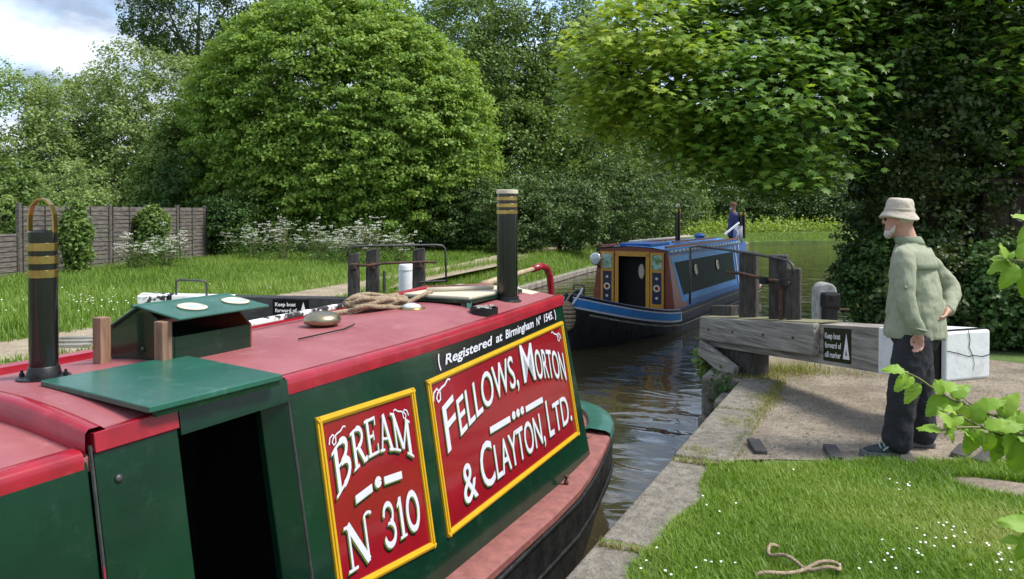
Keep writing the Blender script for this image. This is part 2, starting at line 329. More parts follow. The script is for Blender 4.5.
def lump(D, seed):   # smooth lumpiness on directions
    r = np.random.default_rng(seed); o = np.zeros(len(D))
    for k in range(7):
        q = r.normal(size=3) * (1.5 + 0.9 * k); o += np.sin(D @ q + r.uniform(0, 6.28)) * (0.5 / (1 + 0.35 * k))
    return o
def crown_leaves(ells, nclump, per, cr, size, rng, seed, tmpl=T_DIA, shell=(0.62, 1.0), lumpy=0.13, flat=0.5, up=0.55, keep_back=0.4, zmin=0.15, view=None, droop=False):
    Cs = []; Ns = []; Vs = []
    vols = np.array([e[3] * e[4] + e[4] * e[5] + e[3] * e[5] for e in ells]); vols = vols / vols.sum()
    for e, fr in zip(ells, vols):
        m = int(nclump * fr); D = unit(rng.normal(size=(m * 3, 3)))
        tocam = unit(np.array([[0 - e[0], 0 - e[1], EYE + 1.5 - e[2]]]))
        keep = (D @ tocam[0] > -0.15) | (rng.random(len(D)) < keep_back)
        D = D[keep][:m]; m = len(D)
        rr = rng.uniform(shell[0] ** 2, shell[1] ** 2, m) ** 0.5 * (1 + lumpy * lump(D, seed))
        P = np.array(e[:3]) + D * np.array(e[3:6]) * rr[:, None]
        # keep clumps that are not deep inside another ellipsoid
        for e2 in ells:
            if e2 is e: continue
            q = np.linalg.norm((P - np.array(e2[:3])) / np.array(e2[3:6]), axis=1); ok = q > (0.55 if len(ells) > 3 or ells[0][3] < 5.9 else 0.7)
            P = P[ok]; D = D[ok]
        ok = P[:, 2] > zmin; P = P[ok]; D = D[ok]; m = len(P)
        if m == 0: continue
        cv = rng.beta(2.2, 2.2, m)
        off = rng.normal(size=(m, per, 3)); off = off / np.maximum(np.linalg.norm(off, axis=2, keepdims=True), 1e-6) * rng.random((m, per, 1)) ** 0.5
        off *= np.array([1, 1, flat]) * (cr * rng.uniform(0.6, 1.35, (m, 1, 1)))
        off[..., 2] -= 0.25 * (off[..., 0] ** 2 + off[..., 1] ** 2) / max(cr, 1e-3)
        C = (P[:, None, :] + off).reshape(-1, 3)
        Nn = (0.45 * np.repeat(D, per, 0) + np.array([0, 0, up]) + 0.5 * rng.normal(size=(m * per, 3)) + 0.35 * off.reshape(-1, 3) / cr)
        Cs.append(C); Ns.append(Nn); Vs.append(np.clip(np.repeat(cv, per) * 0.65 + rng.normal(0.17, 0.16, m * per), 0, 1))
    C = np.concatenate(Cs); N = np.concatenate(Ns); v = np.concatenate(Vs); ok = C[:, 2] > 0.03
    C = C[ok]; N = N[ok]; v = v[ok]
    sz = size * rng.uniform(0.65, 1.25, len(C))
    al = None
    if droop: al = C - np.mean(C, 0); al = unit(al) + np.array([0, 0, -0.9]) + 0.5 * rng.normal(size=C.shape)
    return leaves(C, N, sz, tmpl, v, rng, al), C, N, v, sz

def tree(name, label, base, ells, nclump, per, cr, size, lm, seed, trunk_r=0.18, group=None, cat='tree', tmpl=T_DIA, limbs=7, **kw):
    rng = np.random.default_rng(seed); base = Vector(base); root = thing(name, label, cat, base, group=group)
    (V, F, v), C, N, cv, sz = crown_leaves(ells, nclump, per, cr, size, rng, seed, tmpl, **kw)
    V = V - np.array(base)
    link('crown', fastmesh('crown', V, F, v), lm, root)['kind'] = 'stuff'
    top = Vector(ells[0][:3]); mb = MB()
    mid = base.lerp(top, 0.5) + Vector((random.uniform(-.2, .2), random.uniform(-.2, .2), 0))
    mb.tube([base + Vector((0, 0, -0.15)), base + Vector((0, 0, 0.3)), mid, top], [trunk_r * 1.35, trunk_r, trunk_r * 0.7, trunk_r * 0.25], 9)
    root_trunk = mb.build('trunk', M['bark'], root, smooth=True)
    for k in range(limbs):
        e = ells[k % len(ells)]; a = rng.uniform(0, 6.28); st = base.lerp(mid, rng.uniform(0.4, 1.0)) if k % 2 else mid.lerp(top, rng.uniform(0, .6))
        en = Vector((e[0] + math.cos(a) * e[3] * .8, e[1] + math.sin(a) * e[4] * .8, e[2] + e[5] * rng.uniform(-0.3, 0.6)))
        if en.z < 0.6: en.z = 0.6
        q = st.lerp(en, 0.5) + Vector((0, 0, 0.12 * (en - st).length))
        MB().tube([st, q, en], [trunk_r * 0.4, trunk_r * 0.25, trunk_r * 0.07], 6).build('limb', M['bark'], root_trunk, smooth=True)
    return root

# ================================================================== SETTING
WEDGE_L = [(-40, -5.65), (9.6, -5.65), (10.4, -6.0), (12.5, -7.9), (15, -9.2), (20, -9.9), (28, -10.8), (40, -11.2), (58, -9.5), (66, -3.0), (70, 8), (74, 40), (80, 120)]
WEDGE_R = [(-40, -1.29), (7.75, -1.29), (10.2, -1.25), (12, -0.9), (16, -0.8), (22, -0.6), (34, 0.3), (44, 4), (50, 14), (54, 40), (58, 120)]
def landmat():
    m = bpy.data.materials.new('earth_and_turf'); m.use_nodes = True; t = m.node_tree; K = t.links; b = t.nodes['Principled BSDF']
    c = t.nodes.new('ShaderNodeTexCoord')
    n = t.nodes.new('ShaderNodeTexNoise'); n.inputs['Scale'].default_value = 1.2; n.inputs['Detail'].default_value = 10; n.inputs['Roughness'].default_value = 0.7
    r = t.nodes.new('ShaderNodeValToRGB'); r.color_ramp.elements[0].color = (0.05, 0.07, 0.02, 1); r.color_ramp.elements[1].color = (0.10, 0.17, 0.025, 1)
    r.color_ramp.elements[0].position = 0.35; r.color_ramp.elements[1].position = 0.6
    K.new(c.outputs['Object'], n.inputs['Vector']); K.new(n.outputs['Fac'], r.inputs[0]); K.new(r.outputs[0], b.inputs['Base Color']); b.inputs['Roughness'].default_value = 0.95
    n2 = t.nodes.new('ShaderNodeTexNoise'); n2.inputs['Scale'].default_value = 30; bn = t.nodes.new('ShaderNodeBump'); bn.inputs['Strength'].default_value = 0.6; bn.inputs['Distance'].default_value = 0.03
    K.new(c.outputs['Object'], n2.inputs['Vector']); K.new(n2.outputs['Fac'], bn.inputs['Height']); K.new(bn.outputs[0], b.inputs['Normal'])
    return m
def offs(edge, dist, s_from=11.0):   # landward offset of the open canal edge (dist>0 to the right)
    o = []
    for i, (s_, t_) in enumerate(edge):
        a = edge[max(i - 1, 0)]; b = edge[min(i + 1, len(edge) - 1)]; d = Vector((b[1] - a[1], b[0] - a[0])).normalized(); k = dist if s_ > s_from else 0
        o.append((s_ - d.x * k, t_ + d.y * k))
    return o
CANAL_L, CANAL_R = WEDGE_L, WEDGE_R
WEDGE_L = offs(WEDGE_L, -1.5); WEDGE_R = offs(WEDGE_R, .8)
mb = MB()
for edge, far in ((WEDGE_L, -420), (WEDGE_R, 420)):
    e = [(t + (0 if far > 0 else 0), s) for s, t in edge]
    if far < 0: poly = e + [(120, 420), (-420, 420), (-420, -40)]
    else: poly = [(t, s) for s, t in edge] + [(420, 120), (420, -40)]
    n = len(poly); mb.add([(t, s, 0) for t, s in poly], [tuple(range(n)) if far > 0 else tuple(range(n))])
    m0 = len(e); mb.add([(t, s, 0) for t, s in e] + [(t, s, -2.4) for t, s in e], [(i, i + 1, m0 + i + 1, m0 + i) for i in range(m0 - 1)])
mb.add([(-420, -420, -0.02), (420, -420, -0.02), (420, -40, -0.02), (-420, -40, -0.02)], [(0, 1, 2, 3)])
g = mb.build('ground', landmat(), org=(0, 0, 0)); lockobj(g); tag(g, kind='structure')
bm = bmesh.new(); bm.from_mesh(g.data)
for f in bm.faces:
    if abs(f.normal.z) > 0.9 and f.normal.z < 0: f.normal_flip()
bmesh.ops.triangulate(bm, faces=[f for f in bm.faces if len(f.verts) > 4]); bm.to_mesh(g.data); bm.free()

for ce, ge, nm in ((CANAL_L, WEDGE_L, 'canal_bank_left'), (CANAL_R, WEDGE_R, 'canal_bank_right')):
    st_ = [i for i, (s_, t_) in enumerate(ce) if s_ > 9]
    bk = MB().sheet([[(ge[i][1], ge[i][0], .001), (ge[i][1] * .6 + ce[i][1] * .4, ge[i][0] * .6 + ce[i][0] * .4, -.2), (ce[i][1], ce[i][0], -.56), (ce[i][1], ce[i][0], -2.2)] for i in st_]).build(nm, g.data.materials[0]); lockobj(bk); tag(bk, kind='structure')
for i in range(1, len(CANAL_L) - 4):
    pass
er = thing('bank_edging', 'pale stone edging along the far-left canal bank', 'edging', (-9.2, 15, -.6), lock=True)
for i in range(len(CANAL_L) - 1):
    (sa, ta), (sb_, tb_) = CANAL_L[i], CANAL_L[i + 1]
    if sa < 14 or sa > 45: continue
    n_ = max(1, int(math.hypot(sb_ - sa, tb_ - ta) / 1.6))
    for k in range(n_):
        a = Vector((ta + (tb_ - ta) * k / n_, sa + (sb_ - sa) * k / n_, -.60)); b = Vector((ta + (tb_ - ta) * (k + .97) / n_, sa + (sb_ - sa) * (k + .97) / n_, -.60))
        MB().bar(a - Vector((0, 0, .06)), b - Vector((0, 0, .06)), .30, .20).build('edging_stone', M['stone'], er, bevel=.03, seg=1)

# water
def watermat():
    m = bpy.data.materials.new('canal_water'); m.use_nodes = True; t = m.node_tree; K = t.links; b = t.nodes['Principled BSDF']
    b.inputs['Base Color'].default_value = (0.040, 0.034, 0.017, 1); b.inputs['Roughness'].default_value = 0.04; b.inputs['IOR'].default_value = 1.62
    c = t.nodes.new('ShaderNodeTexCoord')
    def nz(scale, sc, det):
        mpn = t.nodes.new('ShaderNodeMapping'); mpn.inputs['Scale'].default_value = sc; n = t.nodes.new('ShaderNodeTexNoise')
        n.inputs['Scale'].default_value = scale; n.inputs['Detail'].default_value = det; n.inputs['Distortion'].default_value = 0.6
        K.new(c.outputs['Object'], mpn.inputs[0]); K.new(mpn.outputs[0], n.inputs['Vector']); return n
    a = nz(1.1, (0.8, 1.7, 1), 2); d = nz(3.6, (0.7, 1.6, 1), 3)
    mul = t.nodes.new('ShaderNodeMath'); mul.operation = 'MULTIPLY_ADD'; mul.inputs[1].default_value = 0.13
    K.new(d.outputs['Fac'], mul.inputs[0]); K.new(a.outputs['Fac'], mul.inputs[2])
    bn = t.nodes.new('ShaderNodeBump'); bn.inputs['Strength'].default_value = 0.29; bn.inputs['Distance'].default_value = 0.12
    K.new(mul.outputs[0], bn.inputs['Height']); K.new(bn.outputs[0], b.inputs['Normal']); return m
wo = MB().add([(-14, -39, WATER), (2, -39, WATER), (2, 40, WATER), (-14, 40, WATER), (130, 130, WATER), (-14, 130, WATER), (130, 40, WATER)], [(0, 1, 2, 3), (3, 2, 6, 4, 5)]).build('canal_water', watermat())
lockobj(wo); tag(wo, kind='structure')

# right lock wall with its coping slabs
rw = thing('lock_wall_right', '', '', (-1.25, 0, 0), lock=True); tag(rw, kind='structure')
MB().box(-1.285, -0.55, -6, 7.75, -2.3, -0.08).build('wall_face', M['stone'], rw)
s = -3.6; k = 0
rr = random.Random(5)
while s < 7.7:
    ln = 1.42 + rr.uniform(-.05, .08); e = min(s + ln, 7.74)
    z = 0.014 + rr.uniform(-.009, .009); t1 = -0.93 + rr.uniform(-.03, .03)
    MB().hexa([(-1.302, s + .006, -.16), (t1, s + .006, -.16), (t1, e - .006, -.16), (-1.302, e - .006, -.16),
               (-1.302, s + .011, z), (t1, s + .011, z + .004), (t1, e - .011, z + .004), (-1.302, e - .011, z)]).build('coping_slab', M['conc'], rw, bevel=0.02, seg=3)
    s = e
# heavy stones of the gate quoin
for (t0, t1, s0, s1, z0, z1) in [(-1.72, -1.30, 7.76, 8.55, -0.42, -0.02), (-1.72, -1.27, 8.57, 9.9, -0.42, -0.01), (-1.76, -1.3, 7.78, 8.9, -0.9, -0.44), (-1.77, -1.3, 8.92, 9.6, -0.9, -0.44), (-1.5, -1.26, 7.30, 7.70, -0.5, -0.14)]:
    MB().box(t0, t1, s0, s1, z0, z1).build('quoin_stone', M['stone'], rw, bevel=0.03, seg=2)
# left lock wall
lw = thing('lock_wall_left', '', '', (-5.65, 0, 0), lock=True); tag(lw, kind='structure')
MB().box(-6.3, -5.655, -6, 9.6, -2.3, -0.08).build('wall_face', M['stone'], lw)
s = -3.0
while s < 9.5:
    e = min(s + 1.45, 9.58)
    MB().box(-6.35, -5.64, s + .006, e - .006, -.16, .012).build('coping_slab', M['conc'], lw, bevel=0.014)
    s = e
# gravel apron on the right, and its grit
def gravelmat(name, a, b2, c3):
    m = bpy.data.materials.new(name); m.use_nodes = True; t = m.node_tree; K = t.links; b = t.nodes['Principled BSDF']
    c = t.nodes.new('ShaderNodeTexCoord')
    n = t.nodes.new('ShaderNodeTexNoise'); n.inputs['Scale'].default_value = 2.3; n.inputs['Detail'].default_value = 9; n.inputs['Roughness'].default_value = .65
    v = t.nodes.new('ShaderNodeTexVoronoi'); v.inputs['Scale'].default_value = 75
    r = t.nodes.new('ShaderNodeValToRGB'); r.color_ramp.elements[0].color = (*b2, 1); r.color_ramp.elements[1].color = (*a, 1); r.color_ramp.elements[0].position = .35; r.color_ramp.elements[1].position = .62
    r2 = t.nodes.new('ShaderNodeValToRGB'); r2.color_ramp.elements[0].color = (.55, .5, .45, 1); r2.color_ramp.elements[1].color = (1.35, 1.3, 1.25, 1)
    mu = t.nodes.new('ShaderNodeMix'); mu.data_type = 'RGBA'; mu.blend_type = 'MULTIPLY'; mu.inputs['Factor'].default_value = .8
    sp = t.nodes.new('ShaderNodeSeparateColor')
    K.new(c.outputs['Object'], n.inputs['Vector']); K.new(c.outputs['Object'], v.inputs['Vector']); K.new(n.outputs['Fac'], r.inputs[0])
    K.new(v.outputs['Color'], sp.inputs[0]); K.new(sp.outputs[0], r2.inputs[0]); K.new(r.outputs[0], mu.inputs['A']); K.new(r2.outputs[0], mu.inputs['B']); K.new(mu.outputs['Result'], b.inputs['Base Color'])
    bn = t.nodes.new('ShaderNodeBump'); bn.inputs['Strength'].default_value = .55; bn.inputs['Distance'].default_value = .012; bn.invert = True
    K.new(v.outputs['Distance'], bn.inputs['Height']); K.new(bn.outputs[0], b.inputs['Normal']); b.inputs['Roughness'].default_value = .95
    return m
GRAV = gravelmat('trodden_gravel', (0.27, 0.235, 0.185), (0.155, 0.13, 0.10), 0)
pts = [PZ(668, 470), PZ(700, 462), PZ(770, 460), PZ(850, 462), PZ(930, 465), PZ(1030, 466), PZ(1080, 466)]
poly = [WL(p) for p in pts]
apron = [(-1.0, 4.75)] + [(t, s) for t, s in poly[1:]] + [(4.6, 4.6), (5.5, 8.2), (2.2, 9.6), (-0.4, 10.3), (-1.24, 9.9), (-1.24, 7.72), (-0.97, 7.7)]
def fill(name, poly, z, m):
    bm = bmesh.new(); f = bm.faces.new([bm.verts.new((t, s, z)) for t, s in poly]); f.normal_update()
    if f.normal.z < 0: f.normal_flip()
    bmesh.ops.triangulate(bm, faces=bm.faces[:]); me = bpy.data.meshes.new(name); bm.to_mesh(me); bm.free()
    o = link(name, me, m); lockobj(o); return tag(o, kind='structure')
fill('gravel_apron', apron, 0.006, GRAV)
# bare earth patch in the lawn at the right
c0 = PZ(1030, 492); ct, cs = WL(c0)
fill('bare_earth_patch', [(ct + .42 * math.cos(a) * (1 + .15 * math.sin(3 * a)), cs + .17 * math.sin(a) * (1 + .2 * math.cos(2 * a))) for a in [i * 2 * math.pi / 20 for i in range(20)]], 0.005, GRAV)
# left towpath
PATH = gravelmat('pale_towpath', (0.36, 0.31, 0.23), (0.24, 0.20, 0.14), 0)
pc = [(-6, -9.0), (6, -9.3), (9, -9.7), (12, -10.2), (20, -11.4), (28, -13.2), (45, -14), (60, -13)]
fill('towpath', [(t - .78, s) for s, t in pc] + [(t + .78, s) for s, t in reversed(pc)], 0.008, PATH)

# ---------------------------------------------------------------- grass
def blades(pts, h, wd, lean, rng, val, name, m, zoff=0.0):
    n = len(pts); P = np.column_stack([pts, np.zeros(n) + zoff])
    a = rng.uniform(0, 6.283, n); dx = np.column_stack([np.cos(a), np.sin(a), np.zeros(n)]); fw = np.column_stack([-np.sin(a), np.cos(a), np.zeros(n)])
    hh = h * rng.uniform(0.5, 1.35, n)[:, None]; ww = wd * rng.uniform(0.6, 1.3, n)[:, None]; ln = (lean * rng.uniform(0.1, 1.4, n))[:, None] * hh
    up = np.array([[0, 0, 1.0]])
    v0 = P - dx * ww / 2; v1 = P + dx * ww / 2
    v2 = P + dx * ww * .38 + fw * ln * .35 + up * hh * .6; v3 = P - dx * ww * .38 + fw * ln * .35 + up * hh * .6
    v4 = P + fw * ln + up * hh * .98
    V = np.stack([v0, v1, v2, v3, v4], 1).reshape(-1, 3); b = (np.arange(n) * 5)[:, None]
    F = np.concatenate([b + np.array([[0, 1, 2]]), b + np.array([[0, 2, 3]]), b + np.array([[3, 2, 4]])])
    o = link(name, fastmesh(name, V, F, np.repeat(val, 5)), m); tag(o, kind='stuff'); return o
def lf(x, y, s, seed):   # cheap smooth noise in [-1,1]
    r = np.random.default_rng(seed); o = 0
    for k in range(5):
        q = r.normal(size=2) * s; o = o + np.sin(x * q[0] + y * q[1] + r.uniform(0, 6.3))
    return o / 3.0
rng = np.random.default_rng(3)
n = 260000
X = rng.uniform(0.0, 4.4, n); Y = rng.uniform(2.9, 5.2, n)
T = X * CB - Y * SB; S = X * SB + Y * CB
edge = -1.02 + 0.05 * lf(X, Y, 5, 1) + 0.03 * lf(X, Y, 14, 2)
gy = 4.95 + 0.05 * lf(X, Y, 4, 4) + 0.03 * lf(X, Y, 12, 5)
q = ((T - ct) / .40) ** 2 + ((S - cs) / .16) ** 2
fr = X / Y < 0.74
dens = np.clip(1.1 - 0.15 * (Y - 2.5), .5, 1)
ok = (T > edge) & (Y < gy) & (q > 1) & fr & (rng.random(n) < dens)
X = X[ok]; Y = Y[ok]
val = np.clip(0.50 + 0.26 * lf(X, Y, 2.0, 8) + 0.12 * lf(X, Y, 7, 9) + rng.normal(0, .2, len(X)), 0, 1)
lawn = blades(np.column_stack([X, Y]), 0.042, 0.0048, 0.95, rng, val, 'lawn_grass', LEAF['grass'])
tag(lawn, 'mown green grass with daisies on the near lockside', 'grass')
# straggling grass along the coping joint and beside the beam
tP = []
sj = rng.uniform(4.7, 7.7, 2600); tj = -0.95 + rng.normal(0, .05, 2600) * (1 + .8 * lf(sj, sj, 3, 77))
kj = rng.random(2600) < np.clip(.5 + .6 * lf(sj, sj * .3, 2.2, 78), 0, 1); tP.append(np.column_stack([tj[kj] * CB + sj[kj] * SB, -tj[kj] * SB + sj[kj] * CB]))
for sj0, k in ((3.52, 240), (4.95, 200), (6.4, 160)):
    tt = rng.uniform(-1.28, -.95, k) ** 1; ss = sj0 + rng.normal(0, .012, k); tP.append(np.column_stack([tt * CB + ss * SB, -tt * SB + ss * CB]))
for (u_, v_, r, k) in [(762, 378, .30, 900), (800, 372, .28, 500), (785, 371, .35, 700), (735, 425, .15, 300), (762, 400, .2, 260), (850, 375, .3, 200), (700, 455, .12, 220), (960, 395, .5, 160)]:
    p = PZ(u_, v_); tP.append(rng.normal(size=(k, 2)) * r * .5 + np.array([p.x, p.y]))
tP = np.concatenate(tP)
tag(blades(tP, 0.034, 0.0045, 1.0, rng, np.clip(rng.normal(.5, .25, len(tP)), 0, 1), 'straggling_grass', LEAF['dry'], 0.008), 'dry straggling grass tufts by the coping and beam', 'grass')
tall = np.concatenate([rng.normal(size=(420, 2)) * np.array([.16, .12]) + np.array(PZ(x, 372)[:2]) for x in (752, 775, 806)])
tall = tall[rng.random(len(tall)) < .45]
tag(blades(tall, 0.11, 0.005, .9, rng, np.clip(rng.normal(.35, .25, len(tall)), 0, 1), 'tall_tufts', LEAF['dry'], 0.0), 'taller grass tufts growing under the lock beam', 'grass')
# left bank: long grass
n = 420000
S = rng.uniform(2, 46, n) ; T = rng.uniform(-21, -5.8, n)
Xw = T * CB + S * SB; Yw = -T * SB + S * CB
px = 512 + 760 * Xw / np.maximum(Yw, .1)
pcs = np.array(pc); pt = np.interp(S, pcs[:, 0], pcs[:, 1])
we = np.interp(S, [a for a, b in WEDGE_L[:10]], [b for a, b in WEDGE_L[:10]])
ok = (Yw > 6.5) & (px > -40) & (px < 640) & (np.abs(T - pt) > .68 + .12 * lf(Xw, Yw, 2, 21)) & (T < we - .1) & (Yw < 36)
ok &= rng.random(n) < np.clip(1.25 - Yw / 38, .25, 1)
fl = np.interp(Yw, [17, 18.2, 28.6, 40], [-12.4, -12.3, -11.0, -9.5]); ok &= Xw > fl - .4
ok &= ~((S < 9.7) & (T > -6.4))
Xw = Xw[ok]; Yw = Yw[ok]; T2 = T[ok]; S2 = S[ok]; pt = pt[ok]
longm = (T2 < pt - 1.2)
val = np.clip(0.45 + .22 * lf(Xw, Yw, .8, 31) + .1 * lf(Xw, Yw, 3, 32) + rng.normal(0, .18, len(Xw)), 0, 1)
P = np.column_stack([Xw, Yw])
kb = rng.integers(3, 9, 26000); fb = rng.random(26000); cb_ = rng.random(26000)
ceA = np.array(CANAL_L); geA = np.array(WEDGE_L)
ce_ = ceA[kb] * (1 - fb[:, None]) + ceA[kb + 1] * fb[:, None]; ge_ = geA[kb] * (1 - fb[:, None]) + geA[kb + 1] * fb[:, None]
q_ = ce_ * cb_[:, None] + ge_ * (1 - cb_[:, None]); zq = np.where(cb_ < .4, -.5 * cb_, -.2 - .6 * (cb_ - .4))
bx_ = q_[:, 1] * CB + q_[:, 0] * SB; by_ = -q_[:, 1] * SB + q_[:, 0] * CB
tag(blades(np.column_stack([bx_, by_]), .2, .02, .8, rng, np.clip(rng.normal(.45, .25, 26000), 0, 1), 'bank_edge_grass', LEAF['long'], zq), 'grass overhanging the water along the left canal bank', 'grass')
tag(blades(P[longm], 0.18, 0.014, .7, rng, val[longm], 'long_bank_grass', LEAF['long']), 'long bright green grass in front of the fence', 'grass')
tag(blades(P[~longm], 0.10, 0.016, .7, rng, val[~longm], 'short_bank_grass', LEAF['long']), 'short grass between towpath and canal', 'grass')
# daisies
def daisies(pix, name, label, r=0.007, z=0.047):
    mbp = MB(); 
    for u, v in pix:
        p = PZ(u, v, z) if True else None
        c = Vector((p.x, p.y, z)); nrm = Vector((random.uniform(-.3, .3), random.uniform(-.5, 0), 1)).normalized()
        a = nrm.cross(Vector((1, 0, 0))).normalized(); b = nrm.cross(a)
        ring = [c + (a * math.cos(k * .785) + b * math.sin(k * .785)) * r * (1 if k % 2 else .75) for k in range(8)]
        mbp.add([c + nrm * .002] + ring, [(0, k + 1, (k + 1) % 8 + 1) for k in range(8)])
    o = mbp.build(name, M['petal']); tag(o, label, 'daisies', kind='stuff')
dz = [(random.gauss(u, su), random.gauss(v, sv)) for (u, v, su, sv, k) in [(960, 540, 26, 12, 7), (905, 484, 9, 3, 7), (1005, 560, 10, 8, 8), (945, 530, 14, 6, 10), (905, 552, 12, 5, 8), (700, 555, 22, 12, 9), (640, 560, 6, 7, 6), (690, 482, 6, 2, 3), (850, 560, 60, 14, 10), (720, 500, 40, 12, 6)] for _ in range(k)]
dz = [(u, min(v, 576)) for u, v in dz if WL(PZ(u, v, .05))[0] > -1.0]
daisies(dz, 'daisies', 'white daisies scattered in the near lawn')
dz = [(random.gauss(75, 20), random.gauss(297, 5)) for _ in range(40)] + [(random.uniform(0, 330), random.gauss(300, 12)) for _ in range(40)]
dz = [(u, max(v, 278)) for u, v in dz]
daisies(dz, 'white_clover', 'white clover flowers in the bank grass', .014, .20)
# grit on the gravel and coping
n = 2600
ang = rng.uniform(0, 1, (n, 2)); gx = rng.uniform(1.0, 5.0, n); gyy = rng.uniform(4.85, 8.3, n)
keep = (gx * CB - gyy * SB > -1.15) & (gx / gyy < .75); gx = gx[keep]; gyy = gyy[keep]; n = len(gx); r = rng.uniform(.003, .011, n)
oct_v = np.array([(1, 0, 0), (0, 1, 0), (-1, 0, 0), (0, -1, 0), (0, 0, .7), (0, 0, -.7)]); oct_f = np.array([(0, 1, 4), (1, 2, 4), (2, 3, 4), (3, 0, 4)])
V = np.column_stack([gx, gyy, np.full(n, .012)])[:, None, :] + oct_v[None] * r[:, None, None] * rng.uniform(.6, 1.3, (n, 6, 1))
F = oct_f[None] + (np.arange(n) * 6)[:, None, None]
o = link('gravel_grit', fastmesh('gravel_grit', V.reshape(-1, 3), F.reshape(-1, 3)), M['conc']); tag(o, 'loose grit on the gravel apron', 'gravel', kind='stuff')

# ================================================================== TREES
def pxe(u, v, Y, rx, ry, rz):
    p = PY(u, v, Y); return (p.x, p.y, p.z, rx, ry, rz)
# big rounded tree
c = PY(338, 130, 33)
tree('rounded_tree', 'large bright green dome-shaped tree behind the cow parsley', (c.x + .3, 33.3, 0),
     [(c.x + .2, 33, 4.9, 6.1, 5.2, 6.2), (c.x - .6, 32.4, 6.2, 4.5, 4.4, 4.7), (c.x + 2.0, 32.6, 5.2, 4.2, 4.4, 5.0)], 6400, 46, 0.43, 0.13, LEAF['dome'], 21, .35, tmpl=T_BROAD, lumpy=.085, shell=(.76, 1.08), flat=.40, zmin=.7, keep_back=.12, limbs=12)
# pale trees beyond the fence
for i, (u, v, Y, rx, rz, lm, lab) in enumerate([
    (20, 160, 37, 3.9, 4.6, 'pale', 'pale green tree at the far left behind the garden fence'),
    (85, 152, 40, 3.9, 5.0, 'pale', 'pale green tree behind the fence, second from the left edge'),
    (146, 146, 38, 3.4, 5.2, 'pale', 'pale green tree touching the left side of the dome-shaped tree'),
    (205, 175, 34, 2.4, 3.6, 'mid', 'slim mid green tree between pale trees and the dome-shaped tree')]):
    p = PY(u, v, Y)
    tree('garden_tree', lab, (p.x, Y + .2, 0), [(p.x, Y, p.z + .2, rx, 2.6, rz), (p.x - 1, Y - .6, 2.3, rx * .95, 2.3, 2.6), (p.x + 1.2, Y - .3, p.z - 1.2, rx * .7, 2.2, rz * .8)], 1700, 32, .45, .17, LEAF[lm], 40 + i, .16, group='trees behind the garden fence', lumpy=.22, keep_back=.3, flat=.8)
# shrubs right on the fence line
for i, (u, v, Y, r, lm, lab) in enumerate([(6, 205, 20.0, 1.25, 'mid', 'leafy shrub rising over the fence at the left edge'), (76, 232, 19.6, .28, 'mid', 'ivy-like shrub growing up the fence beside the brass-looped stack'), (153, 222, 23.5, .40, 'mid', 'narrow climber on the fence above the cow parsley'), (228, 222, 28.0, 1.0, 'hedge', 'leafy shrub covering the right-hand end of the fence'), (246, 220, 29.5, 1.5, 'mid', 'rounded shrub at the right-hand end of the fence'), (195, 190, 31, 1.8, 'hedge', 'shrub behind the right-hand fence panel'), (70, 196, 26, 1.5, 'pale', 'blossoming shrub leaning over the fence behind the brass-looped stack')]):
    p = PY(u, v, Y)
    tree('fence_shrub', lab, (p.x, Y, 0), [(p.x, Y, max(p.z, 1.2), r, r * .8, r * .95), (p.x, Y, .9, r * .8, r * .7, .9)], 300, 30, .26, .11, LEAF[lm], 60 + i, .07, group='shrubs along the fence', cat='shrub', lumpy=.34, zmin=.1)
# dark tall tree top left
p = PY(190, 18, 52)
tree('tall_dark_tree', 'tall dark green tree rising behind the dome-shaped tree at upper left', (p.x + .5, 52, 0), [(p.x + .6, 52, p.z, 4.0, 3.6, 4.8), (p.x + 3.4, 53, p.z + 2.5, 4.2, 3.4, 4.6), (p.x - 2.2, 52, p.z + .3, 2.8, 2.4, 3.2), (p.x + 3.2, 52.5, 7, 4.6, 3, 5.0)], 1500, 32, .6, .22, LEAF['dark'], 71, .35, lumpy=.2, keep_back=.3, flat=.8)
# middle dark trees
for i, (u, Y, h, r, lm, lab) in enumerate([
    (475, 38, 13, 4.2, 'mid', 'tall green tree immediately right of the dome-shaped tree'),
    (545, 41, 16, 4.6, 'mid', 'tall dark tree behind the black chimney'),
    (578, 46, 13.5, 3.4, 'dark', 'dark tree above the bow of the blue boat'),
    (430, 46, 17, 4.6, 'mid', 'tall green tree rising behind the dome-shaped tree, top of picture'), (285, 44, 7.5, 4.2, 'dark', 'dark low tree glimpsed through the left foot of the dome-shaped tree'), (365, 43, 7.5, 4.6, 'dark', 'dark low tree glimpsed through the right foot of the dome-shaped tree')]):
    x = (u - 512) / 760 * Y
    tree('bank_tree', lab, (x, Y, 0), [(x, Y, h * .64, r, 3.4, h * .40), (x + .6, Y - 1.2, h * .30, r * 1.05, 3.0, h * .30), (x - 1, Y - .6, h * .45, r * .9, 3, h * .3)], 2100, 32, .5, .18, LEAF[lm], 80 + i, .28, group='trees on the far towpath side', lumpy=.2, keep_back=.25, flat=.75)
for i, (u, Y, r, h, lab) in enumerate([(445, 31, 2.2, 3.2, 'dark bush at the right foot of the dome-shaped tree'), (505, 30.5, 2.3, 3.0, 'dark bush behind the black chimney pipe'), (560, 32, 2.3, 3.4, 'dark bush over the towpath beside the red tiller'), (612, 36, 2.6, 4.0, 'dark bush behind the front cabin of the blue boat'), (655, 42, 2.8, 4.4, 'dark bush above the roof of the blue boat')]):
    x = (u - 512) / 760 * Y
    tree('towpath_bush', lab, (x, Y, 0), [(x, Y, h * .5, r, 1.6, h * .55)], 420, 34, .32, .13, LEAF['dark'], 95 + i, .08, group='dark bushes along the towpath', cat='bush', lumpy=.16, zmin=.1)
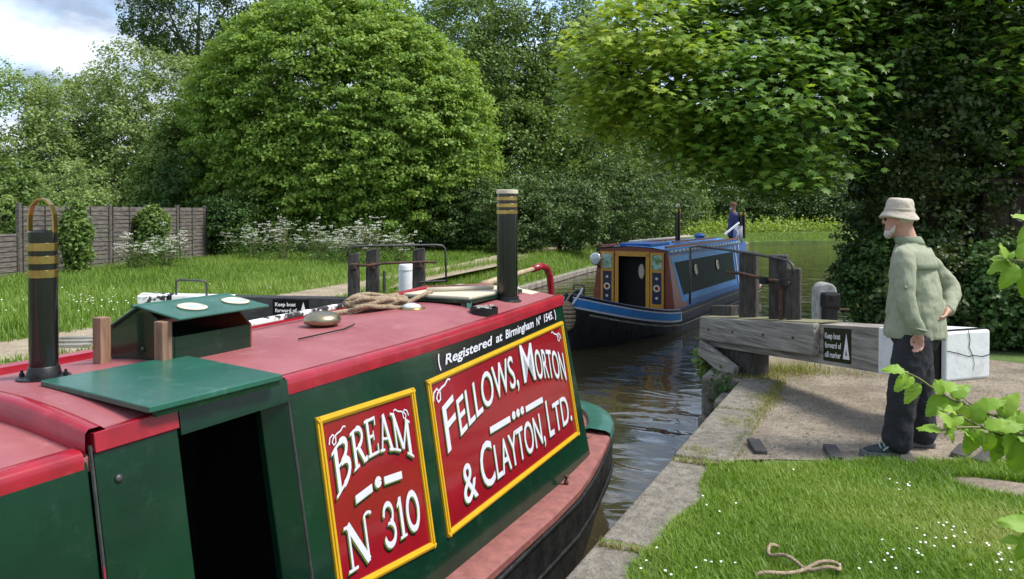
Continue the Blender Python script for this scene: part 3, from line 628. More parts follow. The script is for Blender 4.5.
# far trees at the bend of the canal
for i, (u, Y, h, r, lm, lab) in enumerate([
    (632, 62, 10.5, 4.4, 'mid', 'far green tree left of the steerer'), (700, 76, 12, 5.6, 'pale', 'far pale tree directly behind the steerer'),
    (765, 80, 15, 6.2, 'mid', 'far green tree right of the steerer'), (835, 78, 14, 5.5, 'mid', 'far tree behind the white-topped paddle post'), (905, 74, 14, 5.5, 'dark', 'far dark tree hidden behind the overhanging branches'), (735, 72, 11.5, 4.6, 'dark', 'far dark tree just right of the steerer, in front of paler ones'), (672, 66, 10.5, 4.6, 'dark', 'far dark tree above the thin chimney of the blue boat'), (800, 72, 12.5, 5.0, 'dark', 'far dark tree above the gate handrail')]):
    x = (u - 512) / 760 * Y
    tree('far_tree', lab, (x, Y, 0), [(x, Y, h * .55, r, 3.6, h * .45), (x + 1, Y - 2, h * .25, r * 1.05, 3, h * .27)], 1300, 30, .7, .25, LEAF[lm], 110 + i, .3, group='far trees at the bend', lumpy=.2, keep_back=.2, flat=.75)
for i, (u, Y, r, h, lm, lab) in enumerate([(672, 64, 2.6, 3.2, 'hedge', 'far bush left of the thin chimney on the blue boat'), (722, 68, 2.8, 3.4, 'hedge', 'far bush behind the steerer on the blue boat'), (768, 69, 2.6, 3.0, 'mid', 'far bush above the lock gate handrail'), (815, 70, 3.0, 3.2, 'hedge', 'far bush beyond the open water'), (860, 68, 3.0, 3.6, 'dark', 'far bush beside the dark right-hand hedge')]):
    x = (u - 512) / 760 * Y
    tree('far_bush', lab, (x, Y, 0), [(x, Y, h * .45, r, 1.8, h * .6)], 260, 28, .5, .22, LEAF[lm], 125 + i, .1, group='far bushes on the bend', cat='bush', lumpy=.2, zmin=.05)
# bare twiggy saplings far behind the boat
def bare(u, v, Y, h, n, seed, lab):
    r = random.Random(seed); p = PY(u, v, Y); root = thing('bare_sapling', lab, 'sapling', (p.x, Y, 0), group='bare twiggy saplings'); mb = MB()
    for k in range(n):
        a = r.uniform(-1.0, 1.0); q = Vector((p.x, Y, 0)); pts = [q]
        d = Vector((a * .7, r.uniform(-.3, .1), 1)).normalized()
        for j in range(6):
            d = (d + Vector((r.uniform(-.18, .18), r.uniform(-.1, .1), .03))).normalized(); q = q + d * h / 6; pts.append(q)
        mb.tube(pts, [.07, .06, .05, .04, .03, .02, .01], 4, False)
    mb.build('stems', M['tread'], root); return root
# yellow-green waterside plants along the far bank
n = 9000; u = rng.uniform(640, 900, n); s_ = rng.uniform(0, 1, n)
def bank(u):
    return np.interp(u, [640, 690, 745, 800, 850, 910], [52, 56, 60, 64, 66, 66])
Yb = bank(u) + rng.uniform(-1.4, 3.5, n); Xb = (u - 512) / 760 * Yb; Zb = np.abs(rng.normal(0, .5, n)) * .9 + .02
C = np.column_stack([Xb, Yb, Zb]); N = rng.normal(size=(n, 3)) * .6 + np.array([0, -.5, .8])
V, F, v = leaves(C, N, rng.uniform(.15, .34, n), T_DIA, np.clip(rng.normal(.5, .28, n), 0, 1), rng)
tag(link('waterside_plants', fastmesh('waterside_plants', V, F, v), LEAF['yell']), 'yellow-green waterside plants along the far bank', 'plants', kind='stuff')

# overhanging sycamore: branches with flat sprays of lobed leaves
def sycamore():
    rng = np.random.default_rng(202); base = Vector((8.4, 14.6, 0))
    root = thing('sycamore_tree', 'large sycamore with bright lobed leaves overhanging the canal', 'tree', base)
    ells = [pxe(632, 62, 12.2, 1.15, 1.5, 1.15), pxe(700, 92, 11.8, 1.35, 1.5, 1.05), pxe(775, 105, 11.2, 1.35, 1.5, 1.15), pxe(835, 45, 12, 1.6, 1.6, 1.5), pxe(745, 25, 12.6, 1.5, 1.4, .95), pxe(930, -20, 12.4, 2.6, 1.8, 2.4), pxe(1010, -10, 11, 1.5, 1.5, 2.6), pxe(850, -70, 13, 2.6, 2, 1.6), pxe(600, 80, 12.6, .6, .9, .9), pxe(655, 110, 12.4, .8, 1.0, .7), pxe(720, 140, 11.6, .8, 1.0, .55), pxe(790, 160, 10.8, .75, .9, .5), pxe(660, 15, 12.8, 1.2, 1.2, .7)]
    Cs = []; Ns = []; Al = []; Vs = []
    for e in ells:
        m = int(54 * (e[3] * e[4] + e[4] * e[5] + e[3] * e[5]) / 1.7)
        D = unit(rng.normal(size=(m, 3))); rr = rng.uniform(.35, 1, m) ** .5 * (1 + .14 * lump(D, 5))
        P = np.array(e[:3]) + D * np.array(e[3:6]) * rr[:, None]
        for k in range(m):
            per = 20; rad = rng.uniform(.25, .5); a = rng.uniform(0, 6.28, per); r = rad * rng.random(per) ** .5
            off = np.column_stack([r * np.cos(a), r * np.sin(a), -.5 * r * r / rad + rng.normal(0, .07, per)])
            C = P[k] + off; outd = np.column_stack([np.cos(a), np.sin(a), np.zeros(per)])
            Cs.append(C); Ns.append(np.array([[0, -.25, 1]]) + outd * .35 + rng.normal(0, .28, (per, 3))); Al.append(outd + np.array([[0, 0, -.6]]) + rng.normal(0, .3, (per, 3)))
            backlit = np.clip((720 - (512 + 760 * P[k, 0] / P[k, 1])) / 220, -.15, .4)  # backlight glow of the left-hand sprays put into the leaf colour
            Vs.append(np.clip(rng.normal(.42 + rng.normal(0, .12), .14, per) + backlit, 0, 1))
    C = np.concatenate(Cs); N = unit(np.concatenate(Ns)); A = np.concatenate(Al); v = np.concatenate(Vs)
    sz = rng.uniform(.095, .17, len(C))
    # the leaves nearest the viewer's side stand alone
    depth = C[:, 1] - 0.25 * C[:, 2]; vis = (C[:, 2] > 1.7) & (C[:, 2] < 4.6)
    order = np.argsort(np.where(vis, depth, 1e9)); solo = order[:290]; rest = np.ones(len(C), bool); rest[solo] = False
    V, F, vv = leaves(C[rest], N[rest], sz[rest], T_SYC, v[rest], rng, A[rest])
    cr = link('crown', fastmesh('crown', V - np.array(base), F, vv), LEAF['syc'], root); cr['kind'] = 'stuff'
    lms = []
    for val in (.25, .45, .65, .85):
        tv, tf = T_SYC; lms.append(fastmesh('leaf', tv, tf, np.full(len(tv), val))); lms[-1].materials.append(LEAF['syc'])
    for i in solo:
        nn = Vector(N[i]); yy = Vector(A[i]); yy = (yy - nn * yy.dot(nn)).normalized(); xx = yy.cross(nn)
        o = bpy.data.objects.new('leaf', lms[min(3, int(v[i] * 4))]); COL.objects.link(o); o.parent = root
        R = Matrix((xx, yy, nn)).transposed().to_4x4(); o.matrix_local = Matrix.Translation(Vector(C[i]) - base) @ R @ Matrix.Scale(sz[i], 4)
    fork = Vector((8.0, 14.2, 3.6))
    tr = MB().tube([base + Vector((0, 0, -.2)), base + Vector((0, 0, .4)), Vector((8.2, 14.4, 2)), fork, Vector((7.6, 13.6, 7))], [.42, .33, .28, .24, .12], 10).build('trunk', M['bark'], root, smooth=True)
    for e in ells:
        en = Vector(e[:3]); st = fork.lerp(Vector((7.6, 13.6, 7)), random.uniform(0, .7)); q = st.lerp(en, .5) + Vector((0, 0, .5))
        MB().tube([st, q, en, en + (en - q) * .08 + Vector((0, 0, .02))], [.10, .07, .03, .012], 6).build('limb', M['bark'], tr, smooth=True)
        for j in range(5):
            a = random.uniform(0, 6.28); e2 = en + Vector((math.cos(a) * e[3], math.sin(a) * e[4], random.uniform(-.4, .5) * e[5])) * .85
            MB().tube([q.lerp(en, random.uniform(.3, .9)), e2.lerp(en, .4) + Vector((0, 0, .12)), e2], [.025, .016, .006], 5).build('limb', M['bark'], tr, smooth=True)
sycamore()
# dark trees and hedge at the right
tree('dark_hedge_tree', 'dark small-leaved tree behind the man in the bucket hat', (6.3, 11.6, 0), [(6.5, 11.6, 3.2, 1.55, 1.5, 2.9), (7.6, 12, 4.4, 2.2, 1.6, 3.2), (6.0, 11.4, 1.6, .9, 1.2, 1.7)], 1500, 34, .26, .085, LEAF['ever'], 140, .16, lumpy=.16, zmin=.2)
tree('dark_hedge_tree', 'dark small-leaved tree at the right edge of the picture', (9.2, 12.2, 0), [(8.9, 12, 2.8, 1.7, 1.5, 3.0), (9.6, 12.4, 4.6, 2.2, 1.6, 3.0)], 900, 32, .28, .09, LEAF['ever'], 141, .16, lumpy=.16, zmin=.2)
tree('tall_back_tree', 'tall dark tree closing the view behind the right-hand hedge', (10.5, 17, 0), [(10, 17, 6.5, 3.6, 2.4, 5.5), (13, 17, 6.5, 3.2, 2.4, 5.5), (9.6, 16.4, 3.0, 2.0, 2.0, 3.2)], 1300, 30, .45, .16, LEAF['dark'], 142, .3, lumpy=.2, keep_back=.3)
for i, (x, y, r, h, lm, lab) in enumerate([(5.45, 10.6, .75, 1.35, 'hedge', 'green bush by the water right of the paddle post'), (5.35, 9.6, .75, 1.15, 'ever', 'low green bush just behind the man'), (6.1, 9.3, .8, 1.2, 'hedge', 'low green bush behind the white beam end'), (6.9, 8.9, .8, 1.15, 'hedge', 'low leafy bush at the right edge behind the beam'), (5.75, 12.0, .7, 1.15, 'hedge', 'bush leaning over the water beside the dark tree'), (6.5, 12.9, .9, 1.9, 'mid', 'taller bush on the bank behind the paddle post')]):
    tree('bank_bush', lab, (x, y, 0), [(x, y, h * .45, r, r * .8, h * .58)], 340, 34, .16, .06, LEAF[lm], 150 + i, .04, group='bushes along the right bank', cat='bush', tmpl=T_BROAD, lumpy=.2, zmin=.02, limbs=5)

# shed at the right
sh = thing('brown_shed', 'dark brown boarded shed half hidden in the right-hand hedge', 'shed', (7.9, 11.2, 0))
for k in range(14):
    x = 6.75 + k * .2; MB().box(x + .004, x + .196, 10.9 + (k % 2) * .008, 10.93 + (k % 2) * .008, .02, 2.05).build('board', M['shed'], sh, bevel=.004, seg=1)
MB().box(6.75, 9.55, 10.95, 12.4, 0, 2.0).build('frame_wall', M['shed'], sh)
MB().hexa([(6.6, 10.75, 2.06), (9.7, 10.75, 2.06), (9.7, 12.5, 2.3), (6.6, 12.5, 2.3), (6.6, 10.75, 2.12), (9.7, 10.75, 2.12), (9.7, 12.5, 2.36), (6.6, 12.5, 2.36)]).build('roof', M['shed'], sh)

# garden fence
fe = thing('garden_fence', 'weathered grey overlapped-board garden fence across the left bank', 'fence', (-12.3, 18.2, 0))
A = Vector((-12.75, 15.6, 0)); B = Vector((-12.0, 20.5, 0)); Cc = Vector((-10.9, 29.2, 0))
line = [A.lerp(B, i / 3) for i in range(3)] + [B.lerp(Cc, i / 5) for i in range(6)]
for i, p in enumerate(line):
    hh = 1.2 if i < 2 else 1.88
    MB().box(p.x - .05, p.x + .05, p.y - .05, p.y + .05, -.1, hh).build('fence_post', M['fence'], fe, bevel=.008, seg=1)
for i in range(len(line) - 1):
    a, b = line[i], line[i + 1]; d = (b - a).normalized(); nn = Vector((d.y, -d.x, 0)); a = a + d * .06; b = b - d * .06
    hh = 1.12 if i < 2 else 1.80; z = .06; j = 0; pan = None; mbp = MB()
    rr = random.Random(i)
    while z < hh - .02:
        z2 = min(z + .155, hh); w1 = rr.uniform(-.012, .012); w2 = rr.uniform(-.012, .012)
        mbp.hexa([a + nn * .035 + Vector((0, 0, z)), b + nn * .035 + Vector((0, 0, z + w2)), b + nn * .02 + Vector((0, 0, z + w2)), a + nn * .02 + Vector((0, 0, z)),
                  a + nn * .012 + Vector((0, 0, z2)), b + nn * .012 + Vector((0, 0, z2 + w1)), b - nn * .003 + Vector((0, 0, z2 + w1)), a - nn * .003 + Vector((0, 0, z2))]); z += .125
    pan = mbp.build('fence_panel', M['fence'], fe)
    for q in (.02, .5, .98):
        c = a.lerp(b, q); MB().bar(c + nn * .045 + Vector((0, 0, .05)), c + nn * .045 + Vector((0, 0, hh)), .045, .02, up=d).build('batten', M['fence'], pan)

# cow parsley plants
def parsley(name, x, y, h, r, nst, seed, lab, dens=1.0):
    rg = np.random.default_rng(seed); root = thing(name, lab, 'wildflower', (x, y, 0), group='cow parsley in flower')
    mb = MB(); HC = []; 
    for k in range(nst):
        a = rg.uniform(0, 6.28); rad = r * rg.random() ** .5; hh = h * rg.uniform(.45, 1.0) * (1 - .25 * rad / r)
        p0 = Vector((x + rg.normal(0, .08), y + rg.normal(0, .08), 0)); p2 = Vector((x + rad * math.cos(a), y + rad * math.sin(a), hh)); p1 = p0.lerp(p2, .5) + Vector((0, 0, .15 * hh))
        mb.tube([p0, p1, p2], [.008, .006, .004], 4, False); HC.append(p2)
        for j in range(2):
            q = p1.lerp(p2, rg.uniform(.2, .9)) + Vector((rg.normal(0, .12), rg.normal(0, .12), rg.uniform(.03, .15))); mb.tube([p1.lerp(p2, .3), q], [.004, .003], 3, False); HC.append(q)
    mb.build('stems', M['twig'], root)
    C = []; 
    for q in HC:
        m = int(20 * dens); a = rg.uniform(0, 6.28, m); rad = rg.uniform(.05, .10) * rg.random(m) ** .5
        C.append(np.column_stack([q.x + rad * np.cos(a), q.y + rad * np.sin(a), q.z + .02 - 2.2 * rad ** 2 + rg.normal(0, .008, m)]))
    C = np.concatenate(C); N = rg.normal(size=C.shape) * .4 + np.array([0, -.3, 1])
    V, F, v = leaves(C, N, rg.uniform(.014, .030, len(C)), T_BROAD, np.clip(rg.normal(.55, .25, len(C)), 0, 1), rg)
    link('flower_heads', fastmesh('flower_heads', V - np.array((x, y, 0)), F, v), LEAF['flower'], root)['kind'] = 'stuff'
    m = 700; D = rg.normal(size=(m, 3)); C = np.array((x, y, 0)) + np.column_stack([rg.normal(0, r * .55, m), rg.normal(0, r * .5, m), np.abs(rg.normal(0, h * .38, m))])
    V, F, v = leaves(C, D * .6 + np.array([0, 0, .8]), rg.uniform(.05, .11, m), T_DIA, rg.random(m), rg)
    link('foliage', fastmesh('foliage', V - np.array((x, y, 0)), F, v), LEAF['parsley'], root)['kind'] = 'stuff'
for i, (u, Y, h, r, k, lab) in enumerate([
    (138, 20.8, 1.25, .62, 26, 'frothy white cow parsley in front of the fence, left of two'), (166, 21.6, 1.45, .62, 26, 'frothy white cow parsley in front of the fence, right of two'),
    (255, 25.5, 1.4, .6, 22, 'white cow parsley left of the tall clump under the dome-shaped tree'), (283, 24.6, 1.75, .65, 28, 'tall white cow parsley clump under the dome-shaped tree'), (318, 24.2, 1.55, .6, 24, 'white cow parsley between the tall clump and the gate posts'),
    (350, 23.2, 1.55, .6, 26, 'white cow parsley directly behind the left gate post'), (374, 22.8, 1.75, .7, 30, 'tall white cow parsley behind the gate handrail'), (400, 23.4, 1.4, .6, 18, 'white cow parsley behind the white bollard'), (236, 27.2, 1.2, .5, 14, 'small cow parsley at the end of the fence'), (335, 24.4, 1.0, .5, 16, 'low cow parsley in front of the dome-shaped tree')]):
    parsley('cow_parsley', (u - 512) / 760 * Y, Y, h, r, k, 300 + i, lab)

# ================================================================== LETTERING
_tc = {}
def text2d(txt, bold=0.0, shear=0.0):
    key = (txt, bold, shear)
    if key in _tc: return _tc[key]
    cu = bpy.data.curves.new('t', 'FONT'); cu.body = txt; cu.size = 1; cu.offset = bold; cu.shear = shear; cu.fill_mode = 'FRONT'; cu.resolution_u = 4
    ob = bpy.data.objects.new('t', cu); COL.objects.link(ob); bpy.context.view_layer.update()
    me = bpy.data.meshes.new_from_object(ob.evaluated_get(bpy.context.evaluated_depsgraph_get()))
    v = np.array([x.co[:2] for x in me.vertices]); f = [tuple(p.vertices) for p in me.polygons]
    bpy.data.objects.remove(ob); bpy.data.curves.remove(cu); bpy.data.meshes.remove(me)
    v[:, 0] -= v[:, 0].min(); wd = v[:, 0].max(); v[:, 0] /= wd
    _tc[key] = (v, f, wd); return _tc[key]
CAPH = 0.73
# hand-drawn serif glyphs: strokes (points, width); box 0..1
def arc(cx, cy, rx, ry, a0, a1, n=10): return [(cx + rx * math.cos(math.radians(a0 + (a1 - a0) * i / n)), cy + ry * math.sin(math.radians(a0 + (a1 - a0) * i / n))) for i in range(n + 1)]
GLY = {
 'B': [([(.25, 0), (.25, 1)], .2), ([(.05, .96), (.5, .96)], .09), ([(.05, .04), (.5, .04)], .09), ([(.3, .53), (.5, .53)], .08), (arc(.48, .745, .33, .215, 90, -90), .16), (arc(.48, .28, .38, .24, 90, -90), .17)],
 'R': [([(.25, 0), (.25, 1)], .2), ([(.05, .96), (.5, .96)], .09), ([(.06, .04), (.44, .04)], .09), ([(.3, .48), (.5, .48)], .08), (arc(.48, .72, .33, .235, 90, -90), .16), ([(.46, .5), (.66, .25), (.8, .04), (1.0, .05)], .17)],
 'E': [([(.27, 0), (.27, 1)], .2), ([(.06, .96), (.86, .96)], .09), ([(.06, .04), (.9, .04)], .09), ([(.3, .51), (.66, .51)], .09), ([(.84, 1), (.84, .76)], .08), ([(.88, 0), (.88, .26)], .08), ([(.64, .63), (.64, .38)], .08)],
 'A': [([(.48, 1), (.14, 0)], .09), ([(.46, 1), (.82, 0)], .2), ([(.26, .34), (.68, .34)], .08), ([(0, .035), (.32, .035)], .08), ([(.62, .035), (1, .035)], .08)],
 'M': [([(.16, 0), (.16, 1)], .09), ([(.14, 1), (.5, .12)], .17), ([(.5, .1), (.84, 1)], .08), ([(.84, 0), (.84, 1)], .18), ([(0, .035), (.33, .035)], .08), ([(.66, .035), (1, .035)], .08), ([(0, .965), (.2, .965)], .08), ([(.8, .965), (1, .965)], .08)],
 'N': [([(.18, 0), (.18, 1)], .09), ([(.16, 1), (.84, .02)], .21), ([(.84, .0), (.84, 1)], .09), ([(0, .035), (.38, .035)], .08), ([(.0, .965), (.2, .965)], .08), (arc(.98, .95, .16, .09, 200, 20, 6), .08)],
 '3': [(arc(.45, .73, .34, .24, 170, -60, 14), .15), (arc(.43, .29, .40, .26, 75, -165, 14), .18), ([(.35, .52), (.6, .52)], .08), ([(.1, .72), (.16, .85)], .16), ([(.03, .25), (.12, .14)], .16)],
 '1': [([(.5, 0), (.5, 1)], .3), ([(.18, .035), (.82, .035)], .08), ([(.2, .8), (.5, .97)], .12)],
 '0': [(arc(.5, .5, .38, .45, 90, 270, 14), .2), (arc(.5, .5, .38, .45, -90, 90, 14), .2)],
 '-': [([(0, .5), (1, .5)], 1.0)], 'o': [(arc(.5, .5, .36, .36, 0, 360, 12), .3)], '.': [(arc(.5, .5, .25, .25, 0, 360, 10), .5)],
}
def strokes(sts):
    V = []; F = []; lay = []
    for j, (pts, wd) in enumerate(sts):
        n = len(pts); b = len(V)
        for i, p in enumerate(pts):
            q0 = pts[max(i - 1, 0)]; q1 = pts[min(i + 1, n - 1)]; dx, dy = q1[0] - q0[0], q1[1] - q0[1]; l = math.hypot(dx, dy) or 1
            nx, ny = -dy / l * wd / 2, dx / l * wd / 2; V += [(p[0] + nx, p[1] + ny), (p[0] - nx, p[1] - ny)]; lay += [j, j]
        F += [(b + 2 * i, b + 2 * i + 1, b + 2 * i + 3, b + 2 * i + 2) for i in range(n - 1)]
    return V, F, lay
# right-hand cabin side plane: (s,z) -> point; d is distance off the surface
T0, Z0, T1, Z1 = -1.955, -0.21, -2.15, 0.98
KS = (T1 - T0) / (Z1 - Z0)
SN = Vector((1, 0, -KS)).normalized()
def SP(s, z, d=0.0): return Vector((T0 + (z - Z0) * KS, s, z)) + SN * d

class Sign:
    def __init__(s): s.m = {}
    def get(s, k): return s.m.setdefault(k, MB())
    def put(s, V, F, fn, shadow=True, lay=None, sh=(.013, .015)):
        passes = ([('shade', -sh[0], -sh[1], .0022), ('olive', -sh[0] * .55, -sh[1] * .35, .0034)] if shadow else []) + [('paint', 0, 0, .0048)]
        for k, ds, dzz, d in passes:
            s.get(k).add([SP(*(np.array(fn(x, y)) + (ds, dzz)), d + (lay[i] * .00012 if lay else 0)) for i, (x, y) in enumerate(V)], F)
    def text(s, txt, s0, s1, base, h, bold=.005, shadow=True, shear=0.0, sh=(.013, .015)):
        v, f, wd = text2d(txt, bold, shear)
        s.put([tuple(p) for p in v], f, lambda x, y: (s0 + x * (s1 - s0), base(s0 + x * (s1 - s0)) + y / CAPH * h), shadow, None, sh)
    def glyph(s, ch, s0, s1, base, h, shadow=True):
        V, F, lay = strokes([(p_, w_ * (.84 if ch not in '-.' else 1)) for p_, w_ in GLY[ch]]); s.put(V, F, lambda x, y: (s0 + x * (s1 - s0), base(s0 + x * (s1 - s0)) + y * h), shadow, lay)
    def curl(s, s0, z0, sc, flip=1):
        p = [(0, .1), (.08, .35), (.28, .45), (.45, .3), (.42, .08), (.28, .02), (.2, .15), (.3, .3), (.55, .42), (.8, .48), (1.0, .62), (1.15, .58)]
        V, F, lay = strokes([(p, .07)]); s.put(V, F, lambda x, y: (s0 + flip * x * sc, z0 + y * sc), False)
    def done(s, parent, name='lettering'):
        mm = dict(shade=M['black'], olive=mat('olive_letter_shade', (.10, .13, .01), .4), paint=M['white'])
        for k, n in (('shade', 'letter_shadow'), ('olive', 'letter_edge'), ('paint', name)):
            if k in s.m: s.m[k].build(n, mm[k], parent)

# ================================================================== NEAR NARROWBOAT
BT = -2.72   # centre line
boat = thing('narrowboat', 'green and red working narrowboat with painted name boards, nearest the camera', 'boat', (BT, 2.5, WATER), lock=True)
HWT = [(-9, .92), (4.2, .92), (4.6, .905), (5.0, .865), (5.36, .81), (5.68, .755), (5.9, .70), (6.1, .61), (6.25, .51), (6.36, .41), (6.44, .28), (6.49, .14), (6.505, .02)]
def hw_out(s): return float(np.interp(s, [a for a, b in HWT], [b for a, b in HWT]))
def gz(s): return -.17 if s < 4.4 else -.17 + .07 * ((s - 4.4) / 1.2) ** 2 if s < 5.6 else -.10
# hull: loft of sections
rings = []
for s in [-9, -3, 0, 2, 3.5, 4.6, 5.0, 5.4, 5.68, 5.9, 6.1, 6.25, 6.36, 6.44, 6.49, 6.505]:
    h = hw_out(s); z = gz(s) - .004; dr = 0 if s < 4.4 else min(1, (s - 4.4) / 1.6)
    zb = -1.35 + dr * .55; hb = h * (1 - .18 * dr)
    rings.append([(BT - h, s, z), (BT - h * .5, s, z), (BT + h * .5, s, z), (BT + h, s, z), (BT + h * 1.0, s, z - .05), (BT + h * .985, s, -.5), (BT + hb, s, -.72), (BT + hb * .95, s, zb), (BT - hb * .95, s, zb), (BT - hb, s, -.72), (BT - h * .985, s, -.5), (BT - h * 1.0, s, z - .05)])
hull = MB().loft(rings).build('hull', M['hull'], boat, autosm=40)
# rubbing strakes on the hull
for zo, r in ((-.075, .016), (-.30, .014)):
    MB().tube([(BT + hw_out(s) + .004, s, gz(s) + zo) for s in [-6, -3, 0, 2, 3.5, 4.6, 5.0, 5.4, 5.7, 5.95, 6.2, 6.4]], r, 6).build('rubbing_strake', M['hull'], hull, smooth=True)
# gunwale deck strip, both sides
for sg, nm in ((1, 'gunwale'), (-1, 'gunwale')):
    g_ = []
    for s in [-9, -3, 0, 2, 3.5, 4.2, 4.6, 4.9, 5.2, 5.45, 5.62, 5.78]:
        z = gz(s); g_.append([(BT + sg * x, s, z + dz_) for x, dz_ in ((hw_out(s) - .24, .006), (hw_out(s) - .01, .004), (hw_out(s) + .006, -.008), (hw_out(s) + .006, -.045))])
    MB().sheet(g_).build(nm, M['gun'], boat, autosm=40)
st = MB().lathe([(.016, 0), (.016, .03), (.009, .034), (.009, .05), (.018, .055), (.014, .068)], (-1.92, 4.66, gz(4.66)), 10).build('deck_stud', M['rust'], boat, smooth=True)
# counter rim
rimp = [(BT + hw_out(q), q) for q in (5.62, 5.75, 5.9, 6.0, 6.1, 6.18, 6.25, 6.31, 6.36, 6.40, 6.44, 6.47, 6.49, 6.505)]
rimp = rimp + [(2 * BT - x, q) for x, q in reversed(rimp[:-1])]
cr = []
for x, q in rimp:
    dv = Vector((x - BT, (q - 5.6) * .9 + .02, 0)); dv = dv.normalized()
    cr.append([(x - dv.x * i, q - dv.y * i, -.095 + dz_) for i, dz_ in ((.20, .0), (.195, .03), (.16, .042), (.03, .036), (-.004, .02), (-.012, -.03))])
MB().sheet(cr).build('counter_rim', M['lid'], boat, autosm=50)
MB().add([(BT + x, q, -.094) for x, q in ((-.6, 5.2), (.6, 5.2), (.66, 5.7), (.5, 6.1), (.2, 6.36), (-.2, 6.36), (-.5, 6.1), (-.66, 5.7))], [tuple(range(8))]).build('counter_deck', M['gun'], boat)

# cabin sides
ENDT, ENDB = 5.13, 5.235
def roofz(s): return .972 if s < 3 else .972 + .05 * ((s - 3) / 2.13) ** 1.5
def panel(name, sa, sb, za, zb, m, parent, d0=-.03, d1=0.0, bevel=.004):
    ea = sb; 
    p = []
    for d in (d0, d1):
        p += [SP(sa, za, d), SP(sb, za, d), SP(sb, zb, d), SP(sa, zb, d)]
    return MB().hexa([p[0], p[1], p[2], p[3], p[4], p[5], p[6], p[7]]).build(name, m, parent, bevel=bevel)
panel('cabin_side_panel', -6, 1.452, -.17, .93, M['green'], boat)
dleaf = panel('side_door', 1.47, 1.77, -.16, .925, M['green'], boat, -.03, .006)
pts = [SP(1.47, .925, -.03), SP(1.77, .925, -.03), SP(1.77, .995, -.03), SP(1.47, .985, -.03), SP(1.47, .925, .018), SP(1.77, .925, .018), SP(1.77, .992, .018), SP(1.47, .985, .018)]
MB().hexa(pts).build('red_top_edge', M['red'], dleaf, bevel=.003)
for s_, z_ in ((1.54, .83), (1.56, .45), (1.50, .22)):
    rot = SN.to_track_quat('Z', 'Y').to_matrix()
    MB().ell(SP(s_, z_, .008), (.014, .014, .008), 10, 6, rot).build('bolt', M['steel'], dleaf, smooth=True)
for k, (sa, m_) in enumerate(((1.433, 'steel'),)):
    MB().tube([SP(1.461, -.15, .006), SP(1.461, .95, .006)], .006, 6).build('door_hinge', M['steel'], dleaf)
MB().tube([SP(1.457, -.15, .012), SP(1.457, .60, .012)], .003, 5).build('red_line', M['red'], dleaf)
# right-hand open door edge and main side
jd = MB().hexa([SP(2.22, -.16, -.10), SP(2.292, -.16, -.03), SP(2.282, .955, -.03), SP(2.21, .955, -.10), SP(2.22, -.16, -.07), SP(2.292, -.16, .006), SP(2.282, .955, .006), SP(2.21, .955, -.07)]).build('open_door_edge', M['green'], boat, bevel=.004)
MB().tube([SP(2.30, -.15, .004), SP(2.29, .95, .004)], .006, 6).build('door_hinge', M['steel'], jd)
for z_ in (.80, .66, .40, .1): MB().box(-.004, .004, -.02, .02, -.05, .05)
side = MB()
zt = lambda s: roofz(s) - .045
grid = []
for i in range(13):
    s0 = 2.305 + (ENDB - 2.305) * i / 12
    row = []
    for j in range(5):
        f = j / 4; ss = s0 - (ENDB - ENDT) * f * (i / 12); zz = gz(s0) * (1 - f) + zt(ss) * f
        row.append(SP(ss, zz, 0))
    grid.append(row)
cabside = side.sheet(grid).build('cabin_side', M['green'], boat)
sd = cabside.modifiers.new('solid', 'SOLIDIFY'); sd.thickness = .03; sd.offset = 1
# far side, stern bulkhead, inner wall
def mir(p): return Vector((2 * BT - p[0], p[1], p[2]))
MB().sheet([[mir(SP(-6, -.21)), mir(SP(-6, .93))], [mir(SP(5.2, -.15)), mir(SP(5.13, .97))]]).build('cabin_side', M['green'], boat)
p = [SP(ENDB, -.16, -.005), SP(ENDT, .985, -.005)]
MB().add([p[0], p[1], mir(p[1]), mir(p[0])], [(0, 1, 2, 3)]).build('stern_bulkhead', M['green'], boat)
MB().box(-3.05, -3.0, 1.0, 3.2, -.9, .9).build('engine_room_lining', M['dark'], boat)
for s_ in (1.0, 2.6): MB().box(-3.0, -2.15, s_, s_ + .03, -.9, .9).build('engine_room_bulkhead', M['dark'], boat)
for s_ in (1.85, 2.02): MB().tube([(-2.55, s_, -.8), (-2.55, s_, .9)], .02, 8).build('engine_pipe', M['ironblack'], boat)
# roof, in two sections
HR = .57
def roofgrid(sa, sb, n, zf, m, name, half=HR, camber=.055):
    g_ = []
    for i in range(n + 1):
        s = sa + (sb - sa) * i / n; z = zf(s); row = [(BT - half - .012, s, z - .05), (BT - half - .012, s, z - .006)]
        for k in range(15):
            x = -1 + 2 * k / 14; row.append((BT + x * half, s, z + camber * (1 - x * x)))
        row += [(BT + half + .012, s, z - .006), (BT + half + .012, s, z - .05)]
        g_.append(row)
    return MB().sheet(g_).build(name, m, boat, autosm=35)
roofgrid(-6, 1.46, 10, lambda s: .925, M['roof'], 'forward_roof')
roofgrid(1.49, ENDT, 24, lambda s: roofz(s) + .004, M['roof'], 'cabin_roof')
# raised lip across the roof at the seam
lp = []
for dy, dz_ in ((0, -.07), (0, .018), (.012, .030), (.05, .030), (.065, .018), (.065, -.03)):
    lp.append([(BT + x * (HR + .012), 1.445 + dy, .972 + .055 * (1 - x * x) + dz_) for x in [-1 + k / 8 for k in range(17)]])
MB().sheet(lp).build('roof_lip', M['red'], boat, autosm=50)
